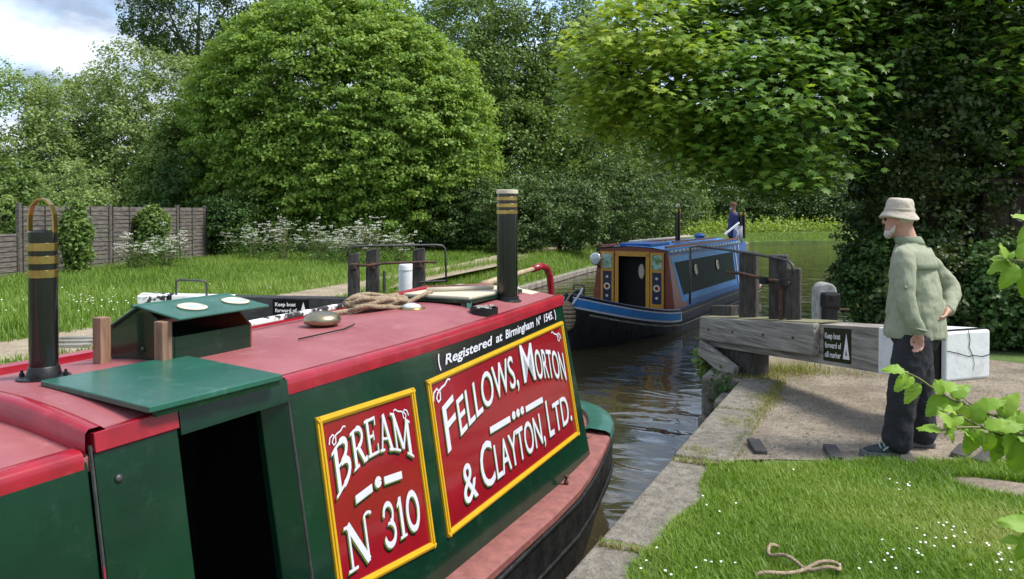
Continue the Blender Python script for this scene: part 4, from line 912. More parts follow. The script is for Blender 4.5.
# bright red roof edges
def edge(sa, sb, zf, tmid, name='roof_edge', hh=.052):
    g_ = []
    for i in range(21):
        s = sa + (sb - sa) * i / 20; z = zf(s)
        g_.append([(tmid + dx, s, z + dz_) for dx, dz_ in ((-.05, .013), (-.035, .020), (.0, .014), (.010, .004), (.014, -.012), (.016, -hh), (.004, -hh))])
    MB().sheet(g_).build(name, M['red'], boat, autosm=40)
edge(2.29, ENDT + .005, lambda s: roofz(s) + .004, BT + HR)
edge(-6, 1.44, lambda s: .925, BT + HR)
MB().hexa([SP(1.775, .90, -.02), SP(2.285, .90, -.02), SP(2.285, .99, -.02), SP(1.775, .99, -.02), SP(1.775, .90, .016), SP(2.285, .90, .016), SP(2.285, .985, .016), SP(1.775, .985, .016)]).build('door_header', M['green'], boat)
g_ = []
for i in range(21):
    s = -6 + 11.1 * i / 20; z = (roofz(s) if s > 1.44 else .94); g_.append([(BT - HR + dx, s, z + dz_) for dx, dz_ in ((.04, .0), (.035, .04), (-.01, .045), (-.03, .02), (-.03, -.08))])
MB().sheet(g_).build('far_roof_edge', M['red'], boat, autosm=40)
MB().bar((BT - .36, 2.65, 1.045), (BT - .40, 4.1, 1.06), .035, .03).build('handrail', M['peel'], boat, bevel=.006)
# cream band at the stern end of the roof
g_ = []
for s in (ENDT - .13, ENDT + .004): g_.append([(BT + x * (HR - .05), s, roofz(s) + .009 + .055 * (1 - x * x)) for x in [-1 + k / 7 for k in range(15)]])
MB().sheet(g_).build('cream_roof_band', M['cream'], boat)

# name board: BREAM No 310
def board(name, s0, s1, za0, za1, zb0, zb1, fw, lab):
    # corners bottom-left za0, top-left za1, bottom-right zb0, top-right zb1
    z = lambda s, f: (za0 + (zb0 - za0) * (s - s0) / (s1 - s0)) * (1 - f) + (za1 + (zb1 - za1) * (s - s0) / (s1 - s0)) * f
    root = MB().add([SP(s0, z(s0, 0), .0006), SP(s1, z(s1, 0), .0006), SP(s1, z(s1, 1), .0006), SP(s0, z(s0, 1), .0006)], [(0, 1, 2, 3)]).build(name, M['signred'], boat)
    root['label'] = lab
    for a, b in (((s0, 0), (s1, 0)), ((s0, 1), (s1, 1)), ((s0, 0), (s0, 1)), ((s1, 0), (s1, 1))):
        pa = SP(a[0], z(*a), 0); pb = SP(b[0], z(*b), 0); d = (pb - pa).normalized(); u = d.cross(SN)
        for (o0, o1, hh) in ((-.5, .5, .012), (-.22, .22, .019)):
            q = [pa - d * fw * .5 + u * fw * o0, pb + d * fw * .5 + u * fw * o0, pb + d * fw * .5 + u * fw * o1, pa - d * fw * .5 + u * fw * o1]
            MB().hexa([x - SN * .004 for x in q] + [x + SN * (hh + (.0006 if a[0] == b[0] else 0)) for x in q]).build('frame_moulding', M['yellow'], root, bevel=.004, seg=2)
    return root
b1 = board('name_board', 2.445, 3.125, .09, .785, .025, .765, .031, 'red name board lettered BREAM No 310')
sg = Sign()
arch1 = lambda s: .445 + .11 * (1 - ((s - 2.79) / .30) ** 2)
for ch, a, b, h in (('B', 2.49, 2.62, .19), ('R', 2.62, 2.725, .165), ('E', 2.725, 2.82, .165), ('A', 2.82, 2.93, .165), ('M', 2.925, 3.07, .175)): sg.glyph(ch, a, b, arch1, h)
arch2 = lambda s: .36 + .05 * (1 - ((s - 2.79) / .31) ** 2)
sg.glyph('-', 2.61, 2.73, arch2, .034); sg.glyph('.', 2.75, 2.80, arch2, .05); sg.glyph('-', 2.82, 2.955, arch2, .034)
fl = lambda s: .14
sg.glyph('N', 2.51, 2.675, fl, .19); sg.glyph('3', 2.77, 2.87, fl, .19); sg.glyph('1', 2.87, 2.95, fl, .185); sg.glyph('0', 2.945, 3.06, fl, .18)
sg.curl(2.49, .665, .10); sg.curl(3.07, .65, .10, -1)
sg.done(b1)
b2 = board('company_board', 3.275, 5.055, .022, .775, .065, .845, .031, 'large red board lettered FELLOWS, MORTON & CLAYTON, LTD.')
sg = Sign()
arch = lambda s: .41 + .155 * (1 - ((s - 4.2) / .86) ** 2) + .03 * (s - 4.2)
for tx, a, b, h in (('F', 3.37, 3.49, .25), ('ELLOWS,', 3.515, 4.27, .20), ('M', 4.345, 4.52, .25), ('ORTON', 4.54, 5.005, .20)): sg.text(tx, a, b, arch, h, .006)
flat = lambda s: .10 + .05 * (s - 3.46)
for tx, a, b, h in (('&', 3.465, 3.61, .21), ('C', 3.67, 3.82, .25), ('LAYTON,', 3.84, 4.53, .20), ('L', 4.60, 4.68, .25), ('TD.', 4.70, 5.0, .20)): sg.text(tx, a, b, flat, h, .006)
dsh = lambda s: .385 + .02 * (s - 4.2)
sg.glyph('-', 3.83, 4.09, dsh, .036)
for a in (4.115, 4.175, 4.235): sg.glyph('.', a, a + .05, dsh, .05)
sg.glyph('-', 4.31, 4.57, dsh, .036)
sg.curl(3.30, .66, .16); sg.curl(5.01, .73, .13, -1)
sg.done(b2)
zr = lambda s, f: (.795 + .075 * (s - 3.36) / 1.63) * (1 - f) + (.915 + .052 * (s - 3.36) / 1.63) * f
b3 = MB().add([SP(3.38, zr(3.38, 0), .0007), SP(5.0, zr(5.0, 0), .0007), SP(4.985, zr(4.985, 1), .0007), SP(3.35, zr(3.35, 1), .0007)], [(0, 1, 2, 3)]).build('registration_band', M['black'], boat)
b3['label'] = 'black band lettered Registered at Birmingham No 1545'
sg = Sign()
for tx, a, b, h in (('Registered', 3.46, 4.01, .085), ('at', 4.05, 4.14, .085), ('Birmingham', 4.18, 4.60, .085), ('N', 4.645, 4.70, .085), ('o', 4.705, 4.725, .075), ('1545.', 4.77, 4.93, .085)):
    sg = Sign(); sg.text(tx, a, b, (lambda s: zr(s, .30)) if tx != 'o' else (lambda s: zr(s, .6)), h * (.62 if tx != 'o' else .5), .02, False, .22); sg.done(b3)
sg = Sign()
V, F, lay = strokes([(arc(.5, .5, .5, .55, 140, 220), .12)]); sg.put(V, F, lambda x, y: (3.40 + x * .09, zr(3.4, 0) + y * .12), False)
sg.done(b3, 'bracket'); sg = Sign(); V, F, lay = strokes([(arc(.5, .5, .5, .55, 40, -40), .12)]); sg.put(V, F, lambda x, y: (4.885 + x * .09, zr(4.95, 0) + y * .10), False)
sg.done(b3, 'bracket')

# hinged green flap over the side door
fp = MB().hexa([(-2.70, 1.66, 1.032), (-2.095, 1.63, 1.012), (-2.075, 2.20, 1.008), (-2.67, 2.24, 1.030), (-2.70, 1.66, 1.052), (-2.095, 1.63, 1.034), (-2.075, 2.20, 1.030), (-2.67, 2.24, 1.050)]).build('roof_flap', M['lid'], boat, bevel=.004)
MB().bar((-2.11, 1.66, 1.003), (-2.09, 2.19, .999), .016, .02).build('flap_batten', M['green'], fp)
# exhaust stack
cx, cy, cz = -2.84, 1.76, 1.020
sk = MB().lathe([(.049, .02), (.049, .555), (.043, .56), (.043, .52), (.001, .52)], (cx, cy, cz), 28).build('exhaust_stack', M['black'], boat, autosm=40)
MB().lathe([(.088, 0), (.090, .004), (.090, .014), (.060, .018), (.053, .05), (.049, .055)], (cx, cy, cz), 28).build('flange', M['ironblack'], sk, autosm=40)
for k in range(4):
    a = k * 1.57 + .6; MB().lathe([(.009, 0), (.009, .014), (.005, .015), (.005, .025)], (cx + .077 * math.cos(a), cy + .077 * math.sin(a), cz + .014), 6).build('flange_bolt', M['ironblack'], sk)
for z_ in (.40, .452, .50):
    MB().lathe([(.0490, -.015), (.0503, -.014), (.0503, .014), (.0490, .015)], (cx, cy, cz + z_), 28).build('brass_band', M['brass'], sk, autosm=40)
    a = -2.2; MB().ell((cx + .050 * math.cos(a), cy + .050 * math.sin(a), cz + z_), (.006, .006, .006), 8, 6).build('rivet', M['brass'], sk, smooth=True)
# brass loop handle: flat strip arched over the top
lo = []
pr = [(-.050, .51), (-.054, .57), (-.052, .62), (-.040, .655), (-.020, .675), (0, .68), (.020, .675), (.040, .655), (.052, .62), (.054, .57), (.050, .51)]
dx_, dy_ = math.cos(.5), math.sin(.5)
for x, z in [(x * .86, z) for x, z in pr]:
    nrm = Vector((x * dx_, x * dy_, (z - .57) * .8)).normalized() * .003; pv = Vector((cx + x * dx_, cy + x * dy_, cz + z)); wv = Vector((-dy_, dx_, 0)) * .014
    lo.append([pv - wv + nrm, pv + wv + nrm, pv + wv - nrm, pv - wv - nrm])
MB().loft(lo).build('brass_loop', M['brass'], sk, smooth=False)

# pigeon box with hinged lids
px0, px1, py0, py1, pz = -3.02, -2.63, 2.17, 2.58, 1.02
mid = (px0 + px1) / 2; eave = pz + .115; rid = pz + .225; fl_ = .05
prof = [(px0, pz), (px1, pz), (px1, eave), (mid + fl_, rid), (mid - fl_, rid), (px0, eave)]
pb = MB().prism([(px0, pz - .01), (px1, pz - .01), (px1, eave), (px1 - .02, eave), (px1 - .02, pz + .02), (px0 + .02, pz + .02), (px0 + .02, eave), (px0, eave)], lambda x, z: (x, py0, z), lambda x, z: (x, py1, z)).build('pigeon_box', M['green'], boat)
for y_ in (py0 - .012, py1):
    MB().prism(prof, lambda x, z: (x, y_, z), lambda x, z: (x, y_ + .012, z)).build('box_end', M['green'] if y_ < 2.2 else M['oxide'], pb, bevel=.003, seg=1)
MB().box(px0 + .03, px1 - .03, py0 + .02, py1 - .02, pz + .03, pz + .09).build('box_interior', M['dark'], pb)
MB().ell((mid + .02, py0 - .014, pz + .055), (.010, .008, .010), 8, 6).build('box_knob', M['steel'], pb, smooth=True)
# right lid propped up, left lid closed
def lid(a, b, nm):
    a = Vector((a[0], 0, a[1])); b = Vector((b[0], 0, b[1])); d = (b - a).normalized(); u = Vector((d.z, 0, -d.x)) * .010
    if u.z < 0: u = -u
    e0, e1 = py0 - .03, py1 + .06
    return MB().hexa([(a.x, e0, a.z), (b.x, e0, b.z), (b.x, e1, b.z), (a.x, e1, a.z), (a.x + u.x, e0, a.z + u.z), (b.x + u.x, e0, b.z + u.z), (b.x + u.x, e1, b.z + u.z), (a.x + u.x, e1, a.z + u.z)]).build(nm, M['lid'], pb, bevel=.003, seg=1), d, a, u
lr, d, a, u = lid((mid + .0, rid + .004), (mid + .255, rid - .035), 'box_lid')
for q in (.14, .38):
    c = Vector((a.x, py0 + q, a.z)) + d * .135 + u; rot = u.to_track_quat('Z', 'Y').to_matrix()
    r_ = MB(); rg_ = [(.058, 0), (.062, .006), (.050, .010), (.046, .005)]
    vs_ = MB().lathe(rg_, (0, 0, 0), 20); r_.add([c + rot @ Vector(v) for v in vs_.v], vs_.f[:-2] + [vs_.f[-1]]); r_.build('lid_port_ring', M['cream'], lr, smooth=False)
    r2_ = MB(); vs_ = MB().lathe([(.001, .006), (.044, .0065)], (0, 0, 0), 20); r2_.add([c + rot @ Vector(v) for v in vs_.v], vs_.f[:-2]); r2_.build('lid_port_glass', M['glass'], lr)
lid((mid - .0, rid + .002), (px0 - .07, eave - .03), 'box_lid')
MB().tube([(mid, py0 - .05, rid + .012), (mid, py1 + .06, rid + .012)], .008, 6).build('lid_hinge', M['lid'], pb)
# brown timber posts
for (x, y, h) in ((-2.925, 2.06, .195), (-2.655, 2.14, .185)):
    MB().box(x - .026, x + .026, y - .030, y + .018, 1.02, 1.02 + h).build('timber_post', M['bwood'], boat, bevel=.004)
# brass mushroom vent, deadlight, slide, chimney
MB().lathe([(.02, 0), (.055, 0), (.075, .012), (.096, .020), (.101, .036), (.096, .052), (.078, .068), (.045, .079), (.001, .083)], (-2.755, 3.22, 1.03), 28).build('mushroom_vent', M['dbrass'], boat, smooth=True)
dl = MB().lathe([(.085, 0), (.088, .008), (.070, .014), (.066, .01)], (-2.69, 3.98, 1.04), 28).build('deadlight_ring', M['brass'], boat, smooth=True)
MB().lathe([(.066, .008), (.055, .026), (.03, .036), (.001, .04)], (-2.69, 3.98, 1.04), 24).build('deadlight_glass', M['glass'], dl, smooth=True)
sl_ = MB().box(-2.93, -2.42, 4.24, 4.98, 1.085, 1.105).build('slide_hatch', M['cream'], boat, bevel=.006)
MB().box(-2.945, -2.405, 4.225, 4.995, 1.060, 1.086).build('slide_frame', M['green'], sl_, bevel=.004)
for x_ in (-2.47, -2.86): MB().box(x_ - .012, x_ + .012, 4.24, 4.9, 1.02, 1.06).build('slide_runner', M['lid'], sl_)
MB().bar((-2.42, 4.24, 1.075), (-2.40, 4.20, 1.03), .03, .01).build('slide_stay', M['lid'], sl_)
cx, cy, cz = -2.37, 4.68, 1.035
ch = MB().lathe([(.072, 0), (.072, .765), (.067, .77), (.067, .65), (.001, .65)], (cx, cy, cz - .02), 28).build('chimney', M['black'], boat, autosm=40)
MB().lathe([(.10, -.02), (.10, .012), (.082, .022), (.080, .045)], (cx, cy, cz - .01), 28).build('chimney_collar', M['ironblack'], ch, autosm=40)
MB().lathe([(.0725, .76), (.0755, .762), (.0755, .785), (.07, .788)], (cx, cy, cz - .02), 28).build('white_rim', M['cream'], ch, autosm=40)
for z_ in (.635, .68, .727): MB().lathe([(.0725, -.014), (.0755, -.012), (.0755, .012), (.0725, .014)], (cx, cy, cz - .02 + z_), 28).build('brass_band', M['brass'], ch, autosm=40)
# tiller
tl = MB().tube([(BT, 6.28, -.1), (BT, 6.25, .6), (BT, 6.24, .95), (BT, 6.21, 1.08), (BT, 6.14, 1.155), (BT, 6.03, 1.18), (BT, 5.85, 1.165)], .030, 12).build('tiller', M['red'], boat, smooth=True)
MB().tube([(BT, 5.87, 1.167), (BT - .0, 5.6, 1.15), (BT - .02, 5.3, 1.125), (BT - .03, 5.02, 1.10)], [.018, .022, .026, .03], 10).build('tiller_handle', mat('pale_ash_handle', (.42, .33, .2), .6, var=.3, vscale=20), tl, smooth=True)
# loose things on the roof
tin = thing('chain_tin', 'shallow round black tin of pale chain beside the chimney on the red roof', 'tin', (-2.27, 4.16, 1.0), lock=True)
MB().lathe([(.08, 0), (.088, .005), (.088, .055), (.082, .055), (.080, .03), (.001, .03)], (-2.27, 4.16, 1.0), 24).build('tin_body', M['ironblack'], tin, autosm=40)
cm = MB(); r = random.Random(9)
for k in range(26):
    a = r.uniform(0, 6.28); q = r.uniform(0, .06); c = Vector((-2.27 + q * math.cos(a), 4.16 + q * math.sin(a), 1.045 + r.uniform(0, .018)));
    ax = Vector((r.uniform(-1, 1), r.uniform(-1, 1), r.uniform(-.4, .4))).normalized(); bx_ = ax.cross(Vector((0, 0, 1))).normalized()
    cm.tube([c + ax * .016 * math.cos(t) + bx_ * .009 * math.sin(t) for t in [i * .785 for i in range(9)]], .0038, 5)
cm.build('chain', mat('pale_chain', (.45, .44, .41), .5, .5, var=.3), tin, smooth=True)
rp_ = []
r = random.Random(4); c0 = (-2.885, 3.86)
for k in range(10):
    ph = r.uniform(-.2, .2); L_ = r.uniform(.12, .20); W_ = r.uniform(.05, .09); oz = 1.045 + .012 + k * .007; oc = (c0[0] + r.uniform(-.03, .03), c0[1] + r.uniform(-.04, .04))
    for i in range(20):
        a = 2 * math.pi * i / 20; lx = L_ * math.cos(a); ly = W_ * math.sin(a); th = 1.25 + ph
        rp_.append((oc[0] + lx * math.cos(th) - ly * math.sin(th), oc[1] + lx * math.sin(th) + ly * math.cos(th), oz * 1.0 + .012 * math.sin(3 * a + k) - .25 * max(0, abs(lx) - .12)))
rp_ = [(-2.98, 3.55, 1.045), (-2.95, 3.62, 1.05)] + rp_ + [(-2.79, 4.05, 1.06), (-2.76, 4.2, 1.10), (-2.74, 4.3, 1.122)]
ro = MB().rope(rp_, .0135, .022).build('rope_coil', M['rope'], None, smooth=True, org=(-2.9, 3.85, 1.04)); lockobj(ro, (-2.9, 3.85, 1.04))
tag(ro, 'heaped coil of tan rope on the red boat roof', 'rope')
for i, (a, b, m_, lab) in enumerate((((-2.82, 4.36, 1.122), (-2.50, 4.72, 1.122), 'cream', 'short cream painted pole lying on the hatch slide'), ((-2.86, 4.48, 1.122), (-2.58, 4.84, 1.122), 'gun', 'short reddish painted pole lying on the hatch slide'))):
    o = MB().tube([a, Vector(a).lerp(Vector(b), .5), b], .015, 10).build('boat_pole', M[m_], None, smooth=True, org=a); lockobj(o, a); tag(o, lab, 'pole')
o = MB().tube([(-2.56, 2.82, 1.036), (-2.55, 3.0, 1.039), (-2.56, 3.16, 1.038), (-2.6, 3.3, 1.042)], .004, 5).build('thin_cord', M['dark'], None, smooth=True, org=(-2.56, 2.8, 1.03)); lockobj(o, (-2.56, 2.8, 1.03)); tag(o, 'thin dark cord lying across the red roof', 'cord')

# ================================================================== LOCK GATES
class Beam:
    def __init__(s, A, B, zA, zB, th, out):   # A,B in lock frame on the visible face; z=(bottom,top); th=(thickness A,B); out = towards viewer
        s.A, s.B, s.zA, s.zB, s.th, s.o = Vector(A), Vector(B), zA, zB, th, Vector(out)
    def p(s, f, h, d):   # d<0 goes into the beam
        q = s.A.lerp(s.B, f) + s.o * d; z0 = s.zA[0] + (s.zB[0] - s.zA[0]) * f; z1 = s.zA[1] + (s.zB[1] - s.zA[1]) * f
        return Vector((q.x, q.y, z0 + (z1 - z0) * h))
    def t(s, f): return s.th[0] + (s.th[1] - s.th[0]) * f
    def blk(s, f0, f1, h0, h1, d0, d1, n=1):
        mbx = MB(); 
        for i in range(n):
            a = f0 + (f1 - f0) * i / n; b = f0 + (f1 - f0) * (i + 1) / n
            mbx.hexa([s.p(a, h0, d1), s.p(b, h0, d1), s.p(b, h0, d0), s.p(a, h0, d0), s.p(a, h1, d1), s.p(b, h1, d1), s.p(b, h1, d0), s.p(a, h1, d0)])
        return mbx
def beamsign(bm_, root, f0, f1, h0, h1, dd=.003):
    sgn = bm_.blk(f0, f1, h0, h1, 0.0, dd).build('cill_marker_sign', M['black'], root)
    sgn['label'] = 'black sign reading Keep boat forward of cill marker'
    rows = ['Keep boat', 'forward of', 'cill marker']
    for i, tx in enumerate(rows):
        lm = MB()
        v, f, wd = text2d(tx, .02, 0); y0 = .68 - i * .28; x1 = .06 + .60 * wd / max(text2d(r_, .02, 0)[2] for r_ in rows)
        fl = bm_.flip
        def mp_(x, y):
            fx = .06 + x * (x1 - .06); fx = fx if not fl else 1 - fx
            return bm_.p(f0 + (f1 - f0) * fx, h0 + (h1 - h0) * (y0 + y * .24), dd + .0015)
        lm.add([mp_(*q) for q in v], f); lm.build('sign_line', M['signtxt'], sgn)
    tri = [(.72, .12), (.96, .12), (.84, .88)]
    def tp(x, y, d): x = x if not bm_.flip else 1 - x; return bm_.p(f0 + (f1 - f0) * x, h0 + (h1 - h0) * y, dd + d)
    MB().add([tp(x, y, .0015) for x, y in tri], [(0, 1, 2)]).build('warning_triangle', M['signtxt'], sgn)
    MB().add([tp(.84 + (x - .84) * .25, .2 + (y - .2) * .25 + .05, .003) for x, y in tri], [(0, 1, 2)]).build('triangle_mark', M['black'], sgn)

gate = thing('lock_gate', 'weathered grey lock gate with white-ended balance beam beside the man', 'lock gate', (-1.1, 7.9, -.4), lock=True)
RB = Beam((-1.80, 8.32), (.35, 6.2), (.20, .50), (.43, .80), (.30, .47), (-.702, -.712)); RB.flip = False
bmo = RB.blk(0.0, .80, 0, 1, -.32, 0, 6).build('balance_beam', M['timber'], gate)
bmo.data.materials[0] = M['timber']
RB.blk(.80, .965, -.005, 1.005, -.45, .004).build('white_beam_end', M['wpaint'], gate, bevel=.008)
RB.blk(.965, .985, -.006, 1.006, -.452, .006).build('black_end_band', M['ironblack'], gate, bevel=.004)
ef = RB.blk(.985, 1.0, .02, .985, -.44, -.006).build('beam_end_grain', M['wpaint'], gate, bevel=.02, seg=3)
def EP(x, y): return RB.p(1.0015, y, -.01 - x * .43)
for pts_, wd_ in (([(.48, 1.0), (.52, .8), (.50, .66), (.58, .5)], .008), ([(.02, .62), (.25, .56), (.5, .48), (.58, .5), (.80, .46), (1, .5)], .008), ([(.58, .5), (.62, .34), (.60, .2)], .005)):
    V, F, lay = strokes([(pts_, wd_ * 2.2)]); MB().add([EP(x, y) for x, y in V], F).build('end_crack', M['dark'], ef)
# bolted-on cheek board, strap and struts
ck = RB.blk(0.0, .585, .22, 1.03, .0, .075).build('cheek_board', M['timber'], gate, bevel=.012)
for f in (.06, .2, .36, .5):
    c = RB.p(f, .62, .078); MB().ell(c, (.012, .012, .012), 8, 6).build('bolt_head', M['rust'], ck, smooth=True)
RB.blk(-.01, .58, 1.031, 1.06, -.26, .05, 5).build('moss_capping', mat('moss', (.16, .17, .07), .95, vscale=30, col2=(.25, .22, .16), bump=.8, bscale=60), gate)
MB().bar(RB.p(.0, -.05, .05), RB.p(.21, -.75, .06), .07, .17).build('strut', M['timber'], gate, bevel=.01)
beamsign(RB, gate, .60, .705, .10, .93, .004)
# leaf under the beam
lf_ = MB()
for i in range(3):
    a = -.02 + i * .07; RB_blk = RB.blk(a, a + .067, -5.4, -.02, -.16, -.04).build('gate_plank', M['dtimber'], gate, bevel=.006, seg=1)
RB.blk(-.05, .075, 1.0, 1.42, -.30, -.16).build('mitre_post', M['dtimber'], gate, bevel=.01)
RB.blk(.185, .25, -5.4, -.02, -.26, -.04).build('heel_post', M['dtimber'], gate, bevel=.02)
for f in (.19, .345):
    b = RB.p(f, 1.0, -.14); zt_ = 1.25 if f < .3 else 1.24
    MB().box(b.x - .085, b.x + .085, b.y - .085, b.y + .085, b.z - .05, zt_).build('paddle_post', M['dtimber'], gate, bevel=.015)
b = RB.p(.425, 1.0, -.12)
MB().box(b.x - .06, b.x + .06, b.y - .06, b.y + .06, b.z - .05, 1.13).build('paddle_post', M['dtimber'], gate, bevel=.015)
bb_ = RB.p(.40, 1.0, -.03); MB().bar((bb_.x, bb_.y, bb_.z - .05), (bb_.x, bb_.y, 1.02), .035, .035, up=(1, 0, 0)).build('rack_rod', M['rust'], gate)
r0 = RB.p(-.09, 1, .02)
rail = [Vector((r0.x, r0.y, .62)), Vector((r0.x, r0.y, 1.0)), Vector((r0.x, r0.y, 1.255))] + [Vector((RB.p(f, 1, -.05).x, RB.p(f, 1, -.05).y, z)) for f, z in ((-.07, 1.27), (.1, 1.255), (.25, 1.235), (.38, 1.21), (.425, 1.195), (.445, 1.16), (.45, 1.08))]
MB().tube(rail, .014, 8).build('handrail', M['steel'], gate, smooth=True)
MB().tube([Vector((RB.p(f, 1, -.02).x, RB.p(f, 1, -.02).y, z)) for f, z in ((.12, 1.02), (.2, 1.03), (.34, 1.0), (.42, 1.0), (.44, 1.0))], .017, 8).build('paddle_spindle', M['rust'], gate, smooth=True)
for f, z in ((.33, .99), (.425, 1.0)):
    c = RB.p(f, 1, .0); MB().lathe([(.03, -.035), (.045, -.03), (.045, .03), (.03, .035)], (c.x, c.y, z), 12).build('paddle_gear', M['ironblack'], gate, autosm=40)

lgate = thing('lock_gate', 'dark lock gate with black balance beam on the far side of the red-roofed boat', 'lock gate', LW(-5.65, 8.6), group=None)
class WB(Beam): pass
LBm = WB((-1.0, 10.1), (-4.45, 9.0), (.17, .47), (.32, .66), (.28, .36), (.30, -.954)); LBm.flip = True
LBm.blk(.0, .70, 0, 1, -.30, 0, 4).build('balance_beam', M['blackbeam'], lgate)
LBm.blk(.70, .895, -.004, 1.004, -.32, .003).build('white_beam_section', M['wpaint'], lgate)
LBm.blk(.895, .91, -.006, 1.006, -.33, .006).build('black_band', M['ironblack'], lgate)
LBm.blk(.91, 1.0, -.004, 1.004, -.34, .004).build('peeling_beam_end', M['peel'], lgate, bevel=.015)
v, f, wd = text2d('72', .03, 0)
MB().add([LBm.p(.735 - x * .032, .45 + y * .5, .006) for x, y in v], f).build('painted_number', M['black'], lgate)
beamsign(LBm, lgate, .455, .575, .12, .95, .004)
h0 = LBm.p(.885, 1.0, -.12); h1 = LBm.p(.79, 1.0, -.12)
MB().tube([h0 + Vector((0, 0, -.03)), h0 + Vector((0, 0, .16)), h0 + Vector((.03, .01, .185)), h1 + Vector((-.03, -.01, .185)), h1 + Vector((0, 0, .16)), h1 + Vector((0, 0, -.03))], .014, 8).build('grab_handle', M['steel'], lgate, smooth=True)
for i in range(4):
    a = .28 - i * .1; LBm.blk(a - .095, a, -5.5, -.02, -.16, -.04).build('gate_plank', M['dtimber'], lgate, bevel=.006, seg=1)
for u_, wd_, zt_ in ((356, .14, 1.12), (375, .17, 1.17), (421, .17, 1.17)):
    f = np.interp(-u_, [-437, -410, -383, -355], [0, .1, .2, .3]); c = LBm.p(f, 1, -.14)
    MB().hexa([(c.x - wd_ / 2, c.y - .08, c.z - .05), (c.x + wd_ / 2, c.y - .08, c.z - .05), (c.x + wd_ / 2, c.y + .08, c.z - .05), (c.x - wd_ / 2, c.y + .08, c.z - .05),
               (c.x - wd_ * .45, c.y - .07, zt_ - .02), (c.x + wd_ * .45, c.y - .07, zt_), (c.x + wd_ * .45, c.y + .07, zt_), (c.x - wd_ * .45, c.y + .07, zt_ - .02)]).build('paddle_post', M['dtimber'], lgate, bevel=.02)
    MB().lathe([(.035, -.04), (.05, -.03), (.05, .03), (.035, .04)], (c.x + .03, c.y - .12, .95), 10).build('paddle_gear', M['rust'], lgate, autosm=40)
def lpt(u_, z, d=-.05):
    f = np.interp(-u_, [-450, -437, -410, -383, -355, -340], [-.05, 0, .1, .2, .3, .35]); c = LBm.p(f, 1, d); return Vector((c.x, c.y, z))
MB().tube([lpt(349, 1.08), lpt(349, 1.17), lpt(352, 1.205), lpt(380, 1.21), lpt(437, 1.21), lpt(443, 1.20), lpt(446, 1.16), lpt(447, .70)], .014, 8).build('handrail', M['steel'], lgate, smooth=True)
MB().tube([lpt(447, .73), lpt(420, .72)], .012, 8).build('rail_stay', M['steel'], lgate)
MB().tube([lpt(350, .965, .0), lpt(372, .96, .02), lpt(385, .985, .02), lpt(425, .99, .02), lpt(436, .985, .0)], .017, 8).build('paddle_spindle', M['rust'], lgate, smooth=True)
MB().tube([lpt(385, .88, .0), lpt(385, .6, .0)], .02, 8).build('rack_rod', M['steel'], lgate)
# bollard and paddle stand
c = PY(406, 330, 11.0)
bo = thing('white_bollard', 'plain white round bollard beside the dark left-hand gate', 'bollard', (c.x, 11.0, 0))
MB().lathe([(.105, 0), (.105, .84), (.10, .885), (.085, .905), (.001, .91)], (c.x, 11.0, 0), 24).build('post', M['wpaint'], bo, autosm=50)
MB().lathe([(.108, .80), (.11, .805), (.11, .83), (.108, .835)], (c.x, 11.0, 0), 24).build('post_ring', M['wpaint'], bo, autosm=40)
px_, py_ = 3.76, 9.05
pst = thing('paddle_stand', 'white-capped ground paddle stand with black gear behind the grey beam', 'paddle stand', (px_, py_, 0))
prof = [(-.115, 0), (.115, 0), (.115, .69)] + [(.115 * math.cos(a), .69 + .115 * math.sin(a)) for a in [math.pi * k / 10 for k in range(1, 10)]] + [(-.115, .69)]
MB().prism(prof, lambda x, z: (px_ + x, py_ - .02, z), lambda x, z: (px_ + x, py_ + .2, z)).build('stand_post', mat('grey_white_paint', (.42, .42, .41), .7, vscale=9, col2=(.2, .2, .19), bump=.2), pst, bevel=.02)
gb = MB().box(px_ - .085, px_ + .085, py_ - .12, py_ - .018, .18, .64).box(px_ - .10, px_ + .10, py_ - .16, py_ - .02, .52, .70).build('gear_casing', M['ironblack'], pst, bevel=.025)
MB().lathe([(.05, 0), (.06, .01), (.06, .05), (.03, .055)], (px_ + .0, py_ - .12, .62), 12).build('gear_wheel', M['ironblack'], gb)
MB().tube([(px_ + .10, py_ - .1, .50), (px_ + .22, py_ - .1, .50)], .014, 8).build('spindle', M['rust'], gb)
# footing bricks set proud of the gravel
for (u_, v_, a, lab) in ((833, 453, -.2, 'dark footing brick in the gravel left of the man'), (905, 457, -.25, 'dark footing brick at the heel of the near boot'), (757, 447, -.1, 'dark footing brick beside the coping grass'), (962, 452, -.75, 'dark footing brick behind the man at the gravel edge'), (985, 458, -.85, 'dark footing brick beneath the leafy twig')):
    p = PZ(u_, v_, .02)
    o = MB().box(-.045, .045, -.12, .12, -.02, .042).build('footing_brick', M['brickm'], None, bevel=.01); o.location = (p.x, p.y, .0); o.rotation_euler = (0.05, .03, a); tag(o, lab, 'brick', 'footing bricks for pushing the gate')
# treads on the left lockside
for k, (u_, v_) in enumerate(((78, 338), (72, 341.5), (66, 345.5))):
    p = PZ(u_, v_, .03); o = MB().box(-.28, .28, -.05, .05, 0, .05).build('tread_plank', M['tread'], None, bevel=.008); o.location = (p.x, p.y, 0); o.rotation_euler = (0, 0, .1)
    tag(o, ['grey tread strip on the far lockside, farthest of three', 'grey tread strip on the far lockside, middle of three', 'grey tread strip on the far lockside, nearest of three'][k], 'tread', 'grey tread strips')
